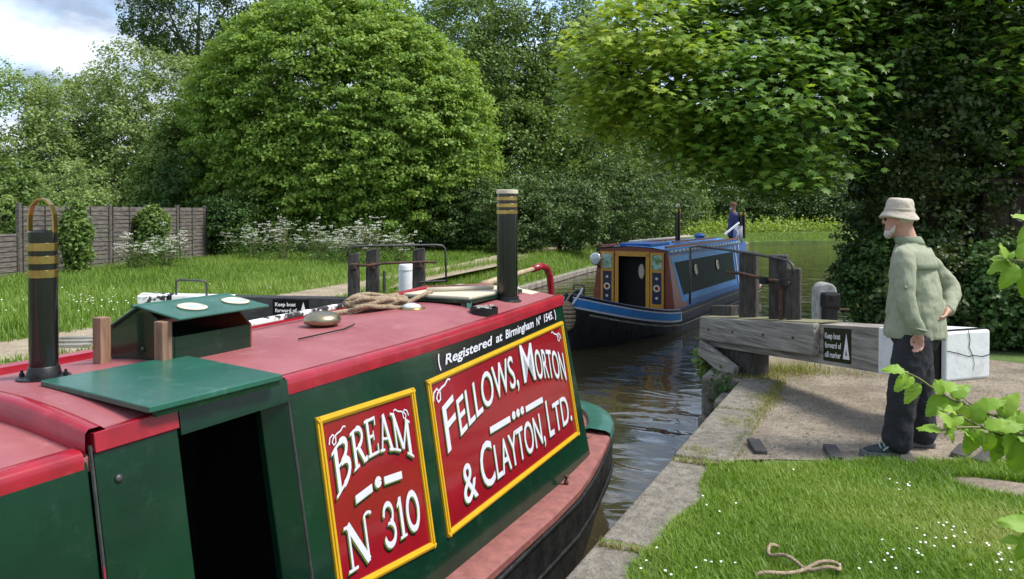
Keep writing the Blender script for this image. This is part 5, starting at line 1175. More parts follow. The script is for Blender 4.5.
# rope lying in the grass
rp_ = [PZ(u_, min(v_, 576), .05) for u_, v_ in ((757, 577), (775, 576), (800, 570), (818, 566), (838, 565), (838, 569.5), (826, 571), (810, 569), (795, 563), (780, 557), (769, 553), (770, 549), (778, 547))]
def smoothp(p, k=4):
    o = []
    for i in range(len(p) - 1):
        p0, p1, p2, p3 = p[max(i - 1, 0)], p[i], p[i + 1], p[min(i + 2, len(p) - 1)]
        for j in range(k):
            t = j / k; o.append(.5 * ((2 * p1) + (p2 - p0) * t + (2 * p0 - 5 * p1 + 4 * p2 - p3) * t * t + (3 * p1 - p0 - 3 * p2 + p3) * t ** 3))
    return o + [p[-1]]
rp_ = [Vector((p.x, p.y, .056 + .012 * math.sin(i * .6))) for i, p in enumerate(smoothp(rp_))]
o = MB().rope(rp_, .0082, .014).build('rope_end', M['rope'], None, smooth=True, org=(rp_[0].x, rp_[0].y, 0)); o.location = (rp_[0].x, rp_[0].y, 0); tag(o, 'thin rope end curled on the near lawn', 'rope')
# weeds on the wall by the gate
def weed(name, lab, C0, n, spread, size, seed, lm='hedge'):
    rg = np.random.default_rng(seed); C = np.array(C0) + rg.normal(size=(n, 3)) * np.array(spread)
    root = thing(name, lab, 'weed', C0)
    V, F, v = leaves(C, rg.normal(size=(n, 3)) * .6 + np.array([-.4, -.5, .5]), rg.uniform(.6, 1.3, n) * size, T_BROAD, np.clip(rg.normal(.55, .25, n), 0, 1), rg)
    link('foliage', fastmesh('foliage', V - np.array(C0), F, v), LEAF[lm], root)['kind'] = 'stuff'
    mb = MB()
    for k in range(7): mb.tube([C0, Vector(C0).lerp(Vector(C[k]), .5) + Vector((0, 0, .03)), C[k]], [.005, .004, .002], 4, False)
    mb.build('stems', M['twig'], root)
weed('hanging_weed', 'grassy weed hanging from the gate end over the water', tuple(PY(704, 356, 8.3)), 170, (.05, .06, .14), .06, 1, 'mid')
weed('wall_weed', 'nettle-like weed growing from the lock wall at the water', tuple(PY(722, 392, 7.6)), 150, (.07, .08, .10), .055, 2, 'hedge')
weed('small_wall_weed', 'small weed in the joint beneath the beam', tuple(PY(729, 358, 8.0)), 60, (.05, .05, .04), .05, 3, 'mid')

# ================================================================== FAR NARROWBOAT
FB = math.radians(30); FO = Vector((0.98, 13.15, WATER))
far = thing('narrowboat', 'blue and black narrowboat with painted doors entering the lock', 'boat', FO); far.rotation_euler = (0, 0, -FB); ORG[far.name] = Vector((0, 0, 0))
# local: x right of boat axis as seen from the bow looking aft, y aft, z above water
def fh(d): return 1.04 * math.sin(min(1, max(.0, (d + .04) / 3.4)) * math.pi / 2) ** .75 if d < 3.4 else 1.04 if d < 10.3 else max(.04, 1.04 * math.sqrt(max(0, 1 - ((d - 10.3) / 1.25) ** 2)))
def fz(d): return .40 + .55 * max(0, 1 - d / 3.2) ** 1.6 if d < 3.2 else .40 if d < 9 else .40 + .08 * ((d - 9) / 2.5) ** 2
rings = []
ds = [0, .12, .3, .6, 1.0, 1.5, 2.1, 2.8, 3.4, 5, 7, 9, 10.3, 10.8, 11.2, 11.45, 11.54]
for d in ds:
    h = max(fh(d), .035); z = fz(d); hb = h * (.55 if d < 1 else .75 if d < 2.2 else .97)
    rings.append([(-h, d, z), (h, d, z), (h, d, z - .22), (h * .98, d, .15), (hb, d, -.1), (hb * .9, d + (.15 if d < .3 else 0), -.5), (-hb * .9, d + (.15 if d < .3 else 0), -.5), (-hb, d, -.1), (-h * .98, d, .15), (-h, d, z - .22)])
fhull = MB().loft(rings).build('hull', M['hull'], far, autosm=40)
def strip(da, db, za, zb, off, m, nm, n=16, sides=(1, -1), parent=None):
    for sgn_ in sides:
        g_ = [];
        for i in range(n + 1):
            d = da + (db - da) * i / n; h = max(fh(d), .035) + off; g_.append([(sgn_ * h, d - off, fz(d) + za), (sgn_ * (h - (.002 if zb < -.1 else 0)), d - off, fz(d) + zb)])
        MB().sheet(g_).build(nm, m, parent or far)
strip(0.02, 3.1, -.01, -.205, .008, M['white'], 'white_bow_line', sides=(1, -1))
strip(0.02, 3.05, -.035, -.17, .014, M['lblue'], 'blue_bow_band', sides=(1, -1))
strip(3.1, 11.3, -.02, -.05, .012, M['tread'], 'rubbing_strake')
strip(.3, 11.3, -.26, -.29, .012, M['tread'], 'rubbing_strake')
# coaming and bow deck
dk = []
for d in [.1, .4, .8, 1.3, 1.9, 2.5, 3.1]: dk.append([(x * (fh(d) - .03), d, fz(d) + .01 - (.0 if abs(x) == 1 else -.02)) for x in (-1, -.5, 0, .5, 1)])
MB().sheet(dk[:4]).build('bow_deck', M['navy'], far)
for sgn_ in (1, -1):
    MB().tube([(sgn_ * (fh(d) - .03), d, fz(d) + .02) for d in (.05, .3, .7, 1.2, 1.8, 2.4, 3.05)], .03, 8).build('bow_rail', M['navy'], far, smooth=True)
MB().box(-.85, .85, 2.3, 3.0, .34, .42).build('well_deck', M['navy'], far)
MB().lathe([(.05, 0), (.05, .12), (.07, .13), (.07, .16), (.03, .17)], (.0, .35, fz(.35)), 12).build('mooring_stud', M['steel'], far)
MB().tube([(-.1, .42, fz(.4) + .05), (-.1, .42, fz(.4) + .25), (.1, .42, fz(.4) + .25), (.1, .42, fz(.4) + .05)], .018, 6).build('bow_tee_stud', M['steel'], far)
# rope button fender
fend = MB()
for k in range(9):
    a = -1.3 + k * .33; rr_ = .21 * math.cos(a * .8); fend.tube([(rr_ * .9 * math.cos(t), -.17 + rr_ * .55 * math.sin(t), .62 + .22 * math.sin(a)) for t in [i * .5236 for i in range(13)]], .034, 6)
fo_ = fend.build('rope_fender', M['rope'], far, smooth=True)
MB().tube([(0, -.12, .85), (.02, .1, 1.0), (.0, .33, 1.02)], .02, 6).build('fender_rope', M['rope'], fo_, smooth=True)
MB().tube([(0.08, -.12, .75), (.15, .15, .98), (.1, .36, 1.05)], .02, 6).build('fender_rope', M['white'], fo_, smooth=True)
# cabin
FZ0, FZ1 = .40, 1.62
def fx(z): return .90 - .15 * (z - FZ0) / (FZ1 - FZ0)
C0, C1 = 3.05, 9.0
def fside(da, db, za, zb, off, m, nm, sg=1, slant=0.0, parent=None):
    p = [(sg * (fx(za) + off), da, za), (sg * (fx(za) + off), db, za), (sg * (fx(zb) + off), db, zb), (sg * (fx(zb) + off), da + slant, zb)]
    return MB().add(p, [(0, 1, 2, 3)]).build(nm, m, parent or far)
for sg in (1, -1):
    cs_ = fside(C0, C1, FZ0, FZ1, 0, M['blue'], 'cabin_side', sg)
    fside(C0 + .02, C0 + .85, FZ0 + .02, FZ1 - .12, .004, M['oxide'], 'brown_panel', sg, 0, cs_)
    fside(C0 + .55, C1 - .7, FZ0 + .12, FZ1 - .14, .008, M['lblue'], 'blue_panel_line', sg, -.42, cs_)
    fside(C0 + .68, C1 - .8, FZ0 + .26, FZ1 - .26, .012, M['dgreen2'], 'green_side_panel', sg, -.36, cs_)
    if sg == 1:
        for d in (4.75, 6.55):
            z_ = 1.12; x_ = fx(z_) + .02
            rot = Vector((1, 0, .115)).to_track_quat('Z', 'Y').to_matrix()
            pl = MB().lathe([(.001, .0), (.11, 0), (.12, .012), (.085, .02), (.08, .006)], (0, 0, 0), 24); pb_ = MB().add([Vector((x_, d, z_)) + rot @ Vector(v) for v in pl.v], pl.f[:-2]).build('porthole_rim', M['cream'], cs_)
            pl = MB().lathe([(.001, .008), (.08, .008)], (0, 0, 0), 24); MB().add([Vector((x_, d, z_)) + rot @ Vector(v) for v in pl.v], pl.f[:-2]).build('porthole_glass', M['glass'], pb_)
        for d in (8.45, 8.85): fside(d, d + .06, FZ0 + .1, FZ1 - .1, .016, M['white'], 'white_side_stripe', sg, 0, cs_)
g_ = []
for d in (C0 - .06, C1 + .05): g_.append([(-(fx(FZ1) + .035), d, FZ1 - .06), (-(fx(FZ1) + .03), d, FZ1)] + [(x * fx(FZ1), d, FZ1 + .07 * (1 - x * x) + .005) for x in (-1, -.6, -.2, .2, .6, 1)] + [(fx(FZ1) + .03, d, FZ1), (fx(FZ1) + .035, d, FZ1 - .06)])
frf = MB().sheet(g_).build('cabin_roof', M['lblue'], far, autosm=30)
for sg in (1, -1):
    MB().bar((sg * (fx(FZ1) - .04), C0, FZ1 + .06), (sg * (fx(FZ1) - .04), C1, FZ1 + .06), .04, .05).build('roof_handrail', M['oxide'], frf)
    for k in range(22): MB().box(sg * (fx(FZ1) + .037) - .003, sg * (fx(FZ1) + .037) + .003, C0 + .1 + k * .27, C0 + .22 + k * .27, FZ1 - .05, FZ1 - .005).build('white_edge_mark', M['cream'], frf)
MB().box(-.35, .35, 3.2, 4.4, FZ1 + .06, FZ1 + .12).build('roof_box', M['blue'], frf, bevel=.01)
MB().bar((-.5, 4.3, FZ1 + .12), (-.45, 8.6, FZ1 + .12), .16, .03).build('gang_plank', M['cream'], frf)
MB().bar((.35, 4.6, FZ1 + .11), (.4, 8.0, FZ1 + .11), .05, .04).build('boat_shaft', M['oxide'], frf)
MB().lathe([(.12, 0), (.12, .1), (.15, .11), (.1, .16), (.01, .18)], (.1, 7.6, FZ1 + .06), 14).build('roof_vent', M['blue'], frf)
# front bulkhead with doors
FR = C0
def fr(x0, x1, z0, z1, y, m, nm, parent=far, th=.02): return MB().box(x0, x1, FR - y - th, FR - y, z0, z1).build(nm, m, parent)
MB().prism([(-fx(FZ0), FZ0), (-.36, FZ0), (-.36, 1.53), (.36, 1.53), (.36, FZ0), (fx(FZ0), FZ0), (fx(FZ1), FZ1), (.0, FZ1 + .07), (-fx(FZ1), FZ1)], lambda x, z: (x, FR - .01, z), lambda x, z: (x, FR + .02, z)).build('front_bulkhead', M['oxide'], far)
MB().box(-.40, .40, FR + .3, FR + .34, .2, 1.62).build('cabin_interior', M['dark'], far)
for x0, x1, dr in ((-.38, -.30, 0), (.30, .38, 0)): fr(x0, x1, FZ0, 1.54, .012, M['ochre'], 'door_jamb')
fr(-.38, .38, 1.48, 1.58, .012, M['ochre'], 'door_lintel')
for sg in (-1, 1):
    a, b = (.40, .69) if sg > 0 else (-.69, -.40)
    dr = fr(a, b, FZ0 + .02, 1.57, .03, M['ochre'], 'cabin_door')
    fr(a + .05, b - .05, .52, 1.16, .052, M['navy'], 'lower_panel', dr, .006); fr(a + .04, b - .04, 1.22, 1.52, .052, M['castle'], 'landscape_panel', dr, .006)
    xm = (a + b) / 2
    rot = Vector((0, -1, 0)).to_track_quat('Z', 'Y').to_matrix()
    for zz, rr2, m_ in ((.84, .075, 'cream'), (.84, .04, 'signred'), (.64, .03, 'cream'), (1.04, .03, 'cream')):
        pl = MB().lathe([(.001, .0), (rr2, 0)], (0, 0, 0), 14); MB().add([Vector((xm, FR - .061 - (.003 if m_ == 'signred' else 0), zz)) + rot @ Vector(v) for v in pl.v], pl.f[:-2]).build('painted_roundel', M[m_], dr)
MB().ell((.10, FR + .27, 1.15), (.07, .02, .16), 14, 8).build('brass_plate', M['cream'], far, smooth=True)
# headlamp on the left of the doors
hl = MB(); pl = MB().lathe([(.02, -.10), (.10, -.06), (.125, 0), (.13, .02), (.115, .03)], (0, 0, 0), 20)
rot = Vector((0, -1, 0)).to_track_quat('Z', 'Y').to_matrix(); hc = Vector((-.72, FR - .25, 1.42))
hlo = MB().add([hc + rot @ Vector(v) for v in pl.v], pl.f).build('headlamp', M['chrome'], far, smooth=True)
pl = MB().lathe([(.113, .028), (.07, .045), (.001, .05)], (0, 0, 0), 20); MB().add([hc + rot @ Vector(v) for v in pl.v], pl.f[:-2]).build('lamp_glass', M['glass'], hlo, smooth=True)
MB().tube([(-.72, FR - .2, 1.3), (-.72, FR - .02, 1.22)], .015, 6).build('lamp_bracket', M['ironblack'], hlo)
# chimneys, stern clutter
for (x, d, top, r_) in ((.15, 5.6, 2.50, .06), (.62, 10.0, 2.42, .09)):
    ck_ = MB().lathe([(r_, 0), (r_, top - 1.74), (r_ * .9, top - 1.735)], (x, d, 1.66), 16).build('chimney', M['black'], far, autosm=40)
    MB().lathe([(r_ + .003, top - 1.86), (r_ + .006, top - 1.85), (r_ + .006, top - 1.78), (r_ + .003, top - 1.77)], (x, d, 1.74), 16).build('chimney_band', M['brass'], ck_, autosm=40)
MB().lathe([(.02, 0), (.06, .03), (.05, .08), (.01, .1)], (.15, 5.6, 2.5), 10).build('chimney_hat', M['cream'], far)
MB().prism([(-.75, .40), (.75, .40), (.66, 1.55), (-.66, 1.55)], lambda x, z: (x, C1, z), lambda x, z: (x, C1 + 1.2, z)).build('stern_cabin', M['blue'], far)
for k in range(5):
    a = k * .5; MB().tube([(.62 + .1 * math.sin(a), 9.15 + k * .12, 1.55), (.68, 9.2 + k * .12, 1.85 + .04 * k), (.55, 9.35 + k * .1, 2.0), (.5, 9.5 + .1 * k, 1.6)], .014, 6).build('rail_hoop', M['white'], far, smooth=True)
MB().bar((.55, 8.3, 1.8), (.62, 9.6, 2.1), .04, .04).build('white_pole', M['white'], far)
strip(10.0, 11.5, .02, -.18, .02, M['gun'], 'stern_band')
strip(10.2, 11.52, -.06, -.12, .03, M['white'], 'stern_white_band')

# ================================================================== PEOPLE
def clothmods(o, vox=.014, sm=5, disp=.0, dscale=.12):
    r = o.modifiers.new('remesh', 'REMESH'); r.mode = 'VOXEL'; r.voxel_size = vox; r.use_smooth_shade = True
    s = o.modifiers.new('smooth', 'SMOOTH'); s.iterations = sm; s.factor = .5
    if disp:
        tx = bpy.data.textures.new('folds', 'CLOUDS'); tx.noise_scale = dscale; tx.noise_depth = 2
        d = o.modifiers.new('folds', 'DISPLACE'); d.texture = tx; d.strength = disp; d.mid_level = .5
def ering(c, a, b, seg=20):   # ellipse ring with half axes a,b (vectors)
    c = Vector(c); return [c + a * math.cos(2 * math.pi * k / seg) + b * math.sin(2 * math.pi * k / seg) for k in range(seg)]
def chain(mbx, pts, rs, seg=14):
    mbx.tube(smoothp([Vector(p) for p in pts], 3), list(np.interp(np.linspace(0, len(pts) - 1, (len(pts) - 1) * 3 + 1), range(len(pts)), rs)), seg)
    mbx.ell(pts[0], (rs[0],) * 3, 12, 8); mbx.ell(pts[-1], (rs[-1],) * 3, 12, 8)
MO = Vector((2.68, 5.17, 0))
man = thing('person', 'man in beige bucket hat, sage green shirt and dark trousers beside the lock beam', 'person', MO)
def W(x, y, z): return MO + Vector((x, y, z))
Fd = Vector((-.70, .714, 0)); Ld = Vector((-.714, -.70, 0))
# body: one continuous figure under the clothes (torso, neck, head, arms, hands)
body = MB()
hd = W(-.035, .02, 1.60); headF = Vector((-.80, .60, -.05)).normalized()   # looking left and away
hL = Vector((-.60, -.80, 0)); hR = Matrix((headF, hL, Vector((.0, 0, 1)))).transposed()
body.ell(hd, (.088, .070, .108), 24, 16, hR); body.ell(hd + headF * .028 + Vector((0, 0, -.055)), (.062, .054, .070), 18, 12, hR)
body.ell(hd + headF * .096 + Vector((0, 0, -.010)), (.016, .011, .020), 10, 8, hR)
chain(body, [W(.03, .01, 1.40), W(.005, .01, 1.48), W(-.015, .012, 1.545)], [.076, .066, .062])
body.loft([ering(W(.07, 0, z), Ld * a, Fd * b) for z, a, b in ((.86, .13, .10), (1.0, .14, .11), (1.2, .16, .11), (1.34, .15, .09), (1.42, .07, .06))])
for sgn_ in (1, -1):
    e = hd + hL * .070 * sgn_ - headF * .008 + Vector((0, 0, -.015)); body.ell(e, (.012, .02, .032), 10, 8, hR.copy())
LA = [W(-.085, -.145, 1.345), W(-.115, -.215, 1.085), W(-.035, -.235, .855)]
RA = [W(.175, .115, 1.33), W(.365, .09, 1.12), W(.245, -.07, .985)]
chain(body, LA, [.05, .042, .030]); chain(body, RA, [.05, .042, .030])
def hand(mbx, wrist, d, side_, curl_, sc=1.0):
    d = d.normalized(); side_ = (side_ - d * side_.dot(d)).normalized(); n_ = d.cross(side_)
    pr_ = wrist + d * .045 * sc; rot = Matrix((side_, n_, d)).transposed()
    mbx.ell(pr_, (.042 * sc, .018 * sc, .055 * sc), 14, 10, rot)
    for i, (o, l) in enumerate(((-.030, .078), (-.010, .088), (.010, .082), (.029, .064))):
        b = wrist + d * .088 * sc + side_ * o * sc; p = [b]; dd = d.copy()
        for k in range(3):
            dd = (dd + n_ * curl_ * (.45 + .2 * k)).normalized(); p.append(p[-1] + dd * l * sc / 3)
        mbx.tube([wrist + d * .05 * sc + side_ * o * .8 * sc] + p, [.010 * sc, .0098 * sc, .009 * sc, .0085 * sc, .007 * sc], 8)
    b = wrist + d * .03 * sc - side_ * .03 * sc
    mbx.tube([b, b - side_ * .024 * sc + d * .026 * sc + n_ * .008, b - side_ * .026 * sc + d * .055 * sc + n_ * .014, b - side_ * .018 * sc + d * .075 * sc + n_ * .02], [.013 * sc, .012 * sc, .010 * sc, .008 * sc], 8)
hand(body, LA[2] + Vector((0, 0, .01)), Vector((.12, .0, -1)), Vector((.45, -.85, 0)), 1.15, .86)
hand(body, RA[2], Vector((-.55, -.55, -.35)), Vector((.3, -.5, .8)), .3)
bo_ = body.build('body', M['skin'], man, smooth=True); clothmods(bo_, .006, 2)
# beard and hair fringe
bd = MB(); bd.ell(hd + headF * .066 + Vector((0, 0, -.094)), (.030, .040, .040), 16, 10, hR); bd.tube([hd + headF * .012 + hL * .066 + Vector((0, 0, -.035)), hd + headF * .03 + hL * .058 + Vector((0, 0, -.075)), hd + headF * .06 + hL * .03 + Vector((0, 0, -.10))], [.008, .016, .022], 10); bd.tube([hd + headF * .012 - hL * .066 + Vector((0, 0, -.035)), hd + headF * .03 - hL * .058 + Vector((0, 0, -.075)), hd + headF * .06 - hL * .03 + Vector((0, 0, -.10))], [.008, .016, .022], 10)
clothmods(bd.build('beard', M['beard'], man, smooth=True), .007, 3, .006, .02)
hr = MB()
for a in np.linspace(math.pi * .55, math.pi * 1.45, 9): hr.ell(hd + hR @ Vector((.080 * math.cos(a), .064 * math.sin(a), .0)), (.016, .016, .028), 8, 6)
clothmods(hr.build('hair', M['beard'], man, smooth=True), .007, 3)
for sgn_ in (1, -1):
    MB().ell(hd + hR @ Vector((.080, .030 * sgn_, .002)), (.010, .012, .010), 10, 8).build('eye', M['dark'], man, smooth=True)
MB().ell(hd + hR @ Vector((.088, 0, -.058)), (.008, .022, .006), 10, 6, hR).build('mouth', mat('lips', (.35, .12, .1), .5), man, smooth=True)
# hat
hatc = hd + Vector((.0, 0, .038)); tiltq = Matrix.Rotation(math.radians(3), 3, 'Y')
def hatpt(r, th, z, w=0): return hatc + tiltq @ Vector((r * math.cos(th) * .90, r * math.sin(th) * .86, z + w * math.sin(2 * th + 1)))
hrings = []
for r, z, w_ in ((.146, -.036, .010), (.142, -.031, .010), (.120, -.002, .005), (.104, .018, 0), (.103, .03, 0), (.100, .06, .001), (.094, .088, .002), (.082, .103, .004), (.05, .108, .004), (.012, .106, 0)):
    hrings.append([hatpt(r, 2 * math.pi * k / 36, z, w_) for k in range(36)])
ht = MB().loft(hrings).build('hat', M['hat'], man, smooth=True); sb_ = ht.modifiers.new('s', 'SUBSURF'); sb_.levels = 1; sb_.render_levels = 1
tx = bpy.data.textures.new('hatfold', 'CLOUDS'); tx.noise_scale = .05; dm = ht.modifiers.new('d', 'DISPLACE'); dm.texture = tx; dm.strength = .010
MB().loft([[hatpt(r, 2 * math.pi * k / 36, z) for k in range(36)] for r, z in ((.1065, .016), (.1075, .020), (.1065, .036), (.104, .038))]).build('hat_band', mat('hat_band', (.42, .36, .29), .9), ht, smooth=True)
# shirt
shm = MB()
shm.loft([ering(W(cx_, 0, z), Ld * a, Fd * b, 28) for z, cx_, a, b in ((.80, .064, .200, .190), (.86, .066, .200, .188), (1.0, .068, .190, .175), (1.14, .060, .182, .155), (1.26, .050, .182, .138), (1.34, .046, .172, .12), (1.395, .040, .135, .105), (1.43, .032, .092, .085), (1.462, .020, .080, .078))])
chain(shm, [W(-.01, -.08, 1.355), LA[0], W(-.105, -.195, 1.20), LA[1], W(-.08, -.235, .97), LA[2] + Vector((0, 0, .03))], [.075, .076, .066, .060, .053, .047])
chain(shm, [W(.11, .08, 1.35), RA[0], W(.275, .115, 1.235), RA[1], W(.315, .01, 1.045), RA[2] + Vector((.02, .02, .01))], [.075, .074, .066, .060, .054, .048])
sh_ = shm.build('shirt', M['shirt'], man, smooth=True); clothmods(sh_, .010, 6, .024, .09)
# collar, yoke flap, sleeve tab, pocket
cl_ = MB().loft([ering(W(x_, .003, z), Ld * a, Fd * b, 24) for z, x_, a, b in ((1.425, .034, .094, .090), (1.45, .026, .092, .090), (1.482, .012, .084, .084), (1.484, .012, .078, .078))]).build('collar', M['shirtd'], sh_, smooth=True)
yk = []
for j, zz in enumerate((1.405, 1.36, 1.31, 1.272)):
    rowp = []
    for k in range(13):
        a = math.radians(-80 + 160 * k / 12); hwv = (.130, .170, .186, .190)[j] + .010; hdv = (.096, .116, .130, .142)[j] + .008
        rowp.append(W(.044, 0, zz) + Ld * hwv * math.sin(a) - Fd * hdv * math.cos(a))
    yk.append(rowp)
yo = MB().sheet(yk).build('yoke_flap', M['shirt'], sh_, smooth=True); s_ = yo.modifiers.new('s', 'SOLIDIFY'); s_.thickness = .006; s_.offset = 1
MB().ell(W(-.135, -.265, 1.16), (.012, .008, .012), 8, 6).build('sleeve_button', M['shirtd'], sh_, smooth=True)
MB().tube([LA[2] + Vector((.053 * math.cos(a) - .008, .05 * math.sin(a), .035 - .012 * math.cos(a))) for a in [k * .5236 for k in range(13)]], .009, 6).build('cuff', M['shirtd'], sh_, smooth=True)
# trousers
tm = MB(); 
tm.loft([ering(W(x_, 0, z), Ld * a, Fd * b, 24) for z, x_, a, b in ((.94, .075, .165, .145), (.86, .07, .172, .15), (.78, .068, .168, .148), (.72, .068, .10, .12))])
chain(tm, [W(.02, -.085, .80), W(-.02, -.105, .66), W(-.065, -.115, .47), W(-.085, -.105, .28), W(-.095, -.09, .12)], [.122, .114, .097, .090, .096])
chain(tm, [W(.10, .08, .80), W(.12, .095, .66), W(.15, .10, .47), W(.175, .11, .28), W(.19, .115, .12)], [.122, .114, .097, .090, .096])
tr_ = tm.build('trousers', M['trouser'], man, smooth=True); clothmods(tr_, .010, 5, .022, .08)
# boots
def boot(heel, yaw, nm):
    R = Matrix.Rotation(yaw, 3, 'Z')
    def q(x, y, z): return heel + R @ Vector((-x, y, z))   # x forward
    rg_ = []
    for x, hw_, zt_ in ((-.005, .03, .09), (.02, .038, .125), (.06, .041, .128), (.10, .042, .108), (.15, .046, .082), (.20, .048, .066), (.25, .043, .056), (.28, .028, .044), (.292, .010, .034)):
        rg_.append([q(x, hw_ * math.cos(a), .026 + (zt_ - .026) * max(0, math.sin(a)) ** .7 if math.sin(a) >= 0 else .022) for a in [2 * math.pi * k / 18 for k in range(18)]])
    b = MB().loft(rg_).build(nm, M['boot'], man, smooth=True); s_ = b.modifiers.new('s', 'SUBSURF'); s_.levels = 1; s_.render_levels = 1
    so_ = []
    for x, hw_ in ((-.012, .028), (.0, .036), (.05, .042), (.10, .041), (.15, .047), (.21, .052), (.26, .047), (.29, .032), (.303, .012)):
        so_.append([q(x, -hw_, .0), q(x, hw_, .0), q(x, hw_ * 1.03, .030 + (.012 if x > .27 else 0)), q(x, -hw_ * 1.03, .030 + (.012 if x > .27 else 0))])
    MB().loft(so_).build('sole', M['sole'], b, bevel=.004)
    for k in range(4):
        x = .10 + k * .026; zt_ = .112 - k * .011; MB().tube([q(x, -.036, zt_ - .022), q(x + .004, 0, zt_ + .006), q(x, .036, zt_ - .022)], .005, 6).build('lace', M['lace'], b, smooth=True)
    for sgn_ in (-1, 1): MB().tube([q(.09, .044 * sgn_, .045), q(.13, .047 * sgn_, .075), q(.17, .049 * sgn_, .045)], .006, 6).build('side_stripe', M['lace'], b, smooth=True)
    return b
boot(W(-.03, -.095, .012), -.12, 'boot'); boot(W(.26, .115, .012), -.20, 'boot')

# steerer on the far boat
aft = lambda x, d, z: FO + Vector((x * math.cos(FB) + d * math.sin(FB), -x * math.sin(FB) + d * math.cos(FB), z))
SO = aft(.34, 10.15, 0); SO.z = .20
stm = thing('person', 'steerer in blue jumper and brown brimmed hat at the stern of the blue boat', 'person', SO)
def Q(x, y, z): return SO + Vector((x, y, z))
b = MB(); b.ell(Q(-.02, 0, 1.60), (.085, .08, .11), 16, 10); b.ell(Q(-.105, -.02, 1.59), (.02, .015, .02), 8, 6); chain(b, [Q(0, 0, 1.36), Q(-.01, 0, 1.5)], [.06, .055]); b.loft([ering(Q(0, 0, z), Vector((0, a, 0)), Vector((c_, 0, 0))) for z, a, c_ in ((.0, .12, .10), (.85, .15, .11), (1.2, .17, .11), (1.38, .1, .08))])
chain(b, [Q(.0, -.2, 1.34), Q(.05, -.27, 1.08), Q(-.12, -.25, .95)], [.05, .04, .03]); hand(b, Q(-.12, -.25, .95), Vector((-1, 0, -.2)), Vector((0, 1, 0)), .5)
chain(b, [Q(.0, .2, 1.34), Q(.05, .27, 1.08), Q(-.12, .2, .95)], [.05, .04, .03]); hand(b, Q(-.12, .2, .95), Vector((-1, 0, -.2)), Vector((0, 1, 0)), .5)
clothmods(b.build('body', M['skin'], stm, smooth=True), .012, 2)
b = MB(); b.loft([ering(Q(0, 0, z), Vector((0, a, 0)), Vector((c_, 0, 0))) for z, a, c_ in ((.75, .19, .16), (1.0, .2, .16), (1.25, .21, .15), (1.38, .16, .11), (1.45, .08, .08))])
chain(b, [Q(.0, -.18, 1.34), Q(.05, -.27, 1.08), Q(-.10, -.25, .96)], [.075, .065, .05]); chain(b, [Q(.0, .18, 1.34), Q(.05, .27, 1.08), Q(-.10, .2, .96)], [.075, .065, .05])
clothmods(b.build('jumper', M['blueshirt'], stm, smooth=True), .018, 3, .03, .1)
b = MB(); b.loft([ering(Q(.0, 0, z), Vector((0, a, 0)), Vector((c_, 0, 0))) for z, a, c_ in ((.4, .16, .12), (.8, .17, .14))]); chain(b, [Q(0, -.09, .5), Q(0, -.09, .0)], [.09, .08]); chain(b, [Q(0, .09, .5), Q(0, .09, .0)], [.09, .08])
clothmods(b.build('trousers', M['trouser'], stm, smooth=True), .02, 2)
MB().loft([[Q(-.02 + r * math.cos(k * .2618), r * math.sin(k * .2618), z) for k in range(24)] for r, z in ((.14, 1.655), (.145, 1.665), (.10, 1.672), (.092, 1.72), (.07, 1.74), (.01, 1.745))]).build('hat', M['brownhat'], stm, smooth=True)
MB().ell(Q(-.075, 0, 1.535), (.045, .06, .05), 12, 8).build('beard', M['beard'], stm, smooth=True)

# ================================================================== LEAFY TWIGS AT THE RIGHT
def leafmesh(seed, val):
    r = random.Random(seed); n = 11; L_ = []; 
    prof = [(0, .0), (.06, .20), (.16, .36), (.28, .43), (.40, .44), (.52, .40), (.63, .33), (.74, .25), (.84, .16), (.92, .08), (1.0, 0)]
    V = []; F = []
    for i, (y, w_) in enumerate(prof):
        V.append((0, y, .012 * math.sin(y * 9)))
    for sd in (1, -1):
        for i, (y, w_) in enumerate(prof[1:-1]):
            rip = .03 * math.sin(y * 22 + sd) ; V.append((sd * w_ * .5, y - .02 - .03 * w_, .07 * w_ + rip * .6 - .05 * y * y))
            V.append((sd * w_, y - .05 * w_, .10 * w_ + rip - .10 * y * y))
            V.append((sd * (w_ + .035), y + .03, .10 * w_ + rip - .10 * y * y))
    m = len(prof)
    def idx(sd, i, k): return m + (0 if sd == 1 else (m - 2) * 3) + (i - 1) * 3 + k
    for sd in (1, -1):
        for i in range(1, m - 2):
            q = [(i, idx(sd, i, 0), idx(sd, i + 1, 0), i + 1), (idx(sd, i, 0), idx(sd, i, 1), idx(sd, i + 1, 1), idx(sd, i + 1, 0)), (idx(sd, i, 1), idx(sd, i, 2), idx(sd, i + 1, 1))]
            F += [t if sd == 1 else tuple(reversed(t)) for t in q]
        for t in ((0, idx(sd, 1, 0), 1), (0, idx(sd, 1, 1), idx(sd, 1, 0)), (m - 2, idx(sd, m - 2, 0), m - 1), (idx(sd, m - 2, 0), idx(sd, m - 2, 1), m - 1)): F.append(t if sd == 1 else tuple(reversed(t)))
    # fold, droop and pleat
    V2 = []
    for x, y, z in V:
        z2 = z - .22 * y * y + .06 * abs(x) * (1 if seed % 2 else .4) + .016 * math.sin((y - .5 * abs(x)) * 38) * min(1, abs(x) * 6); V2.append((x * .66, y, z2))
    me = bpy.data.meshes.new('leaf'); me.from_pydata(V2, [], F); me.materials.append(LEAF['sprig'])
    a = me.attributes.new('v', 'FLOAT', 'POINT'); a.data.foreach_set('value', [max(0, min(1, val + .12 * (abs(v[0]) < .02) + r.uniform(-.05, .05))) for v in V2])
    me.polygons.foreach_set('use_smooth', [True] * len(me.polygons)); return me
LMS = [leafmesh(i, v) for i, v in enumerate((.25, .45, .6, .8))]
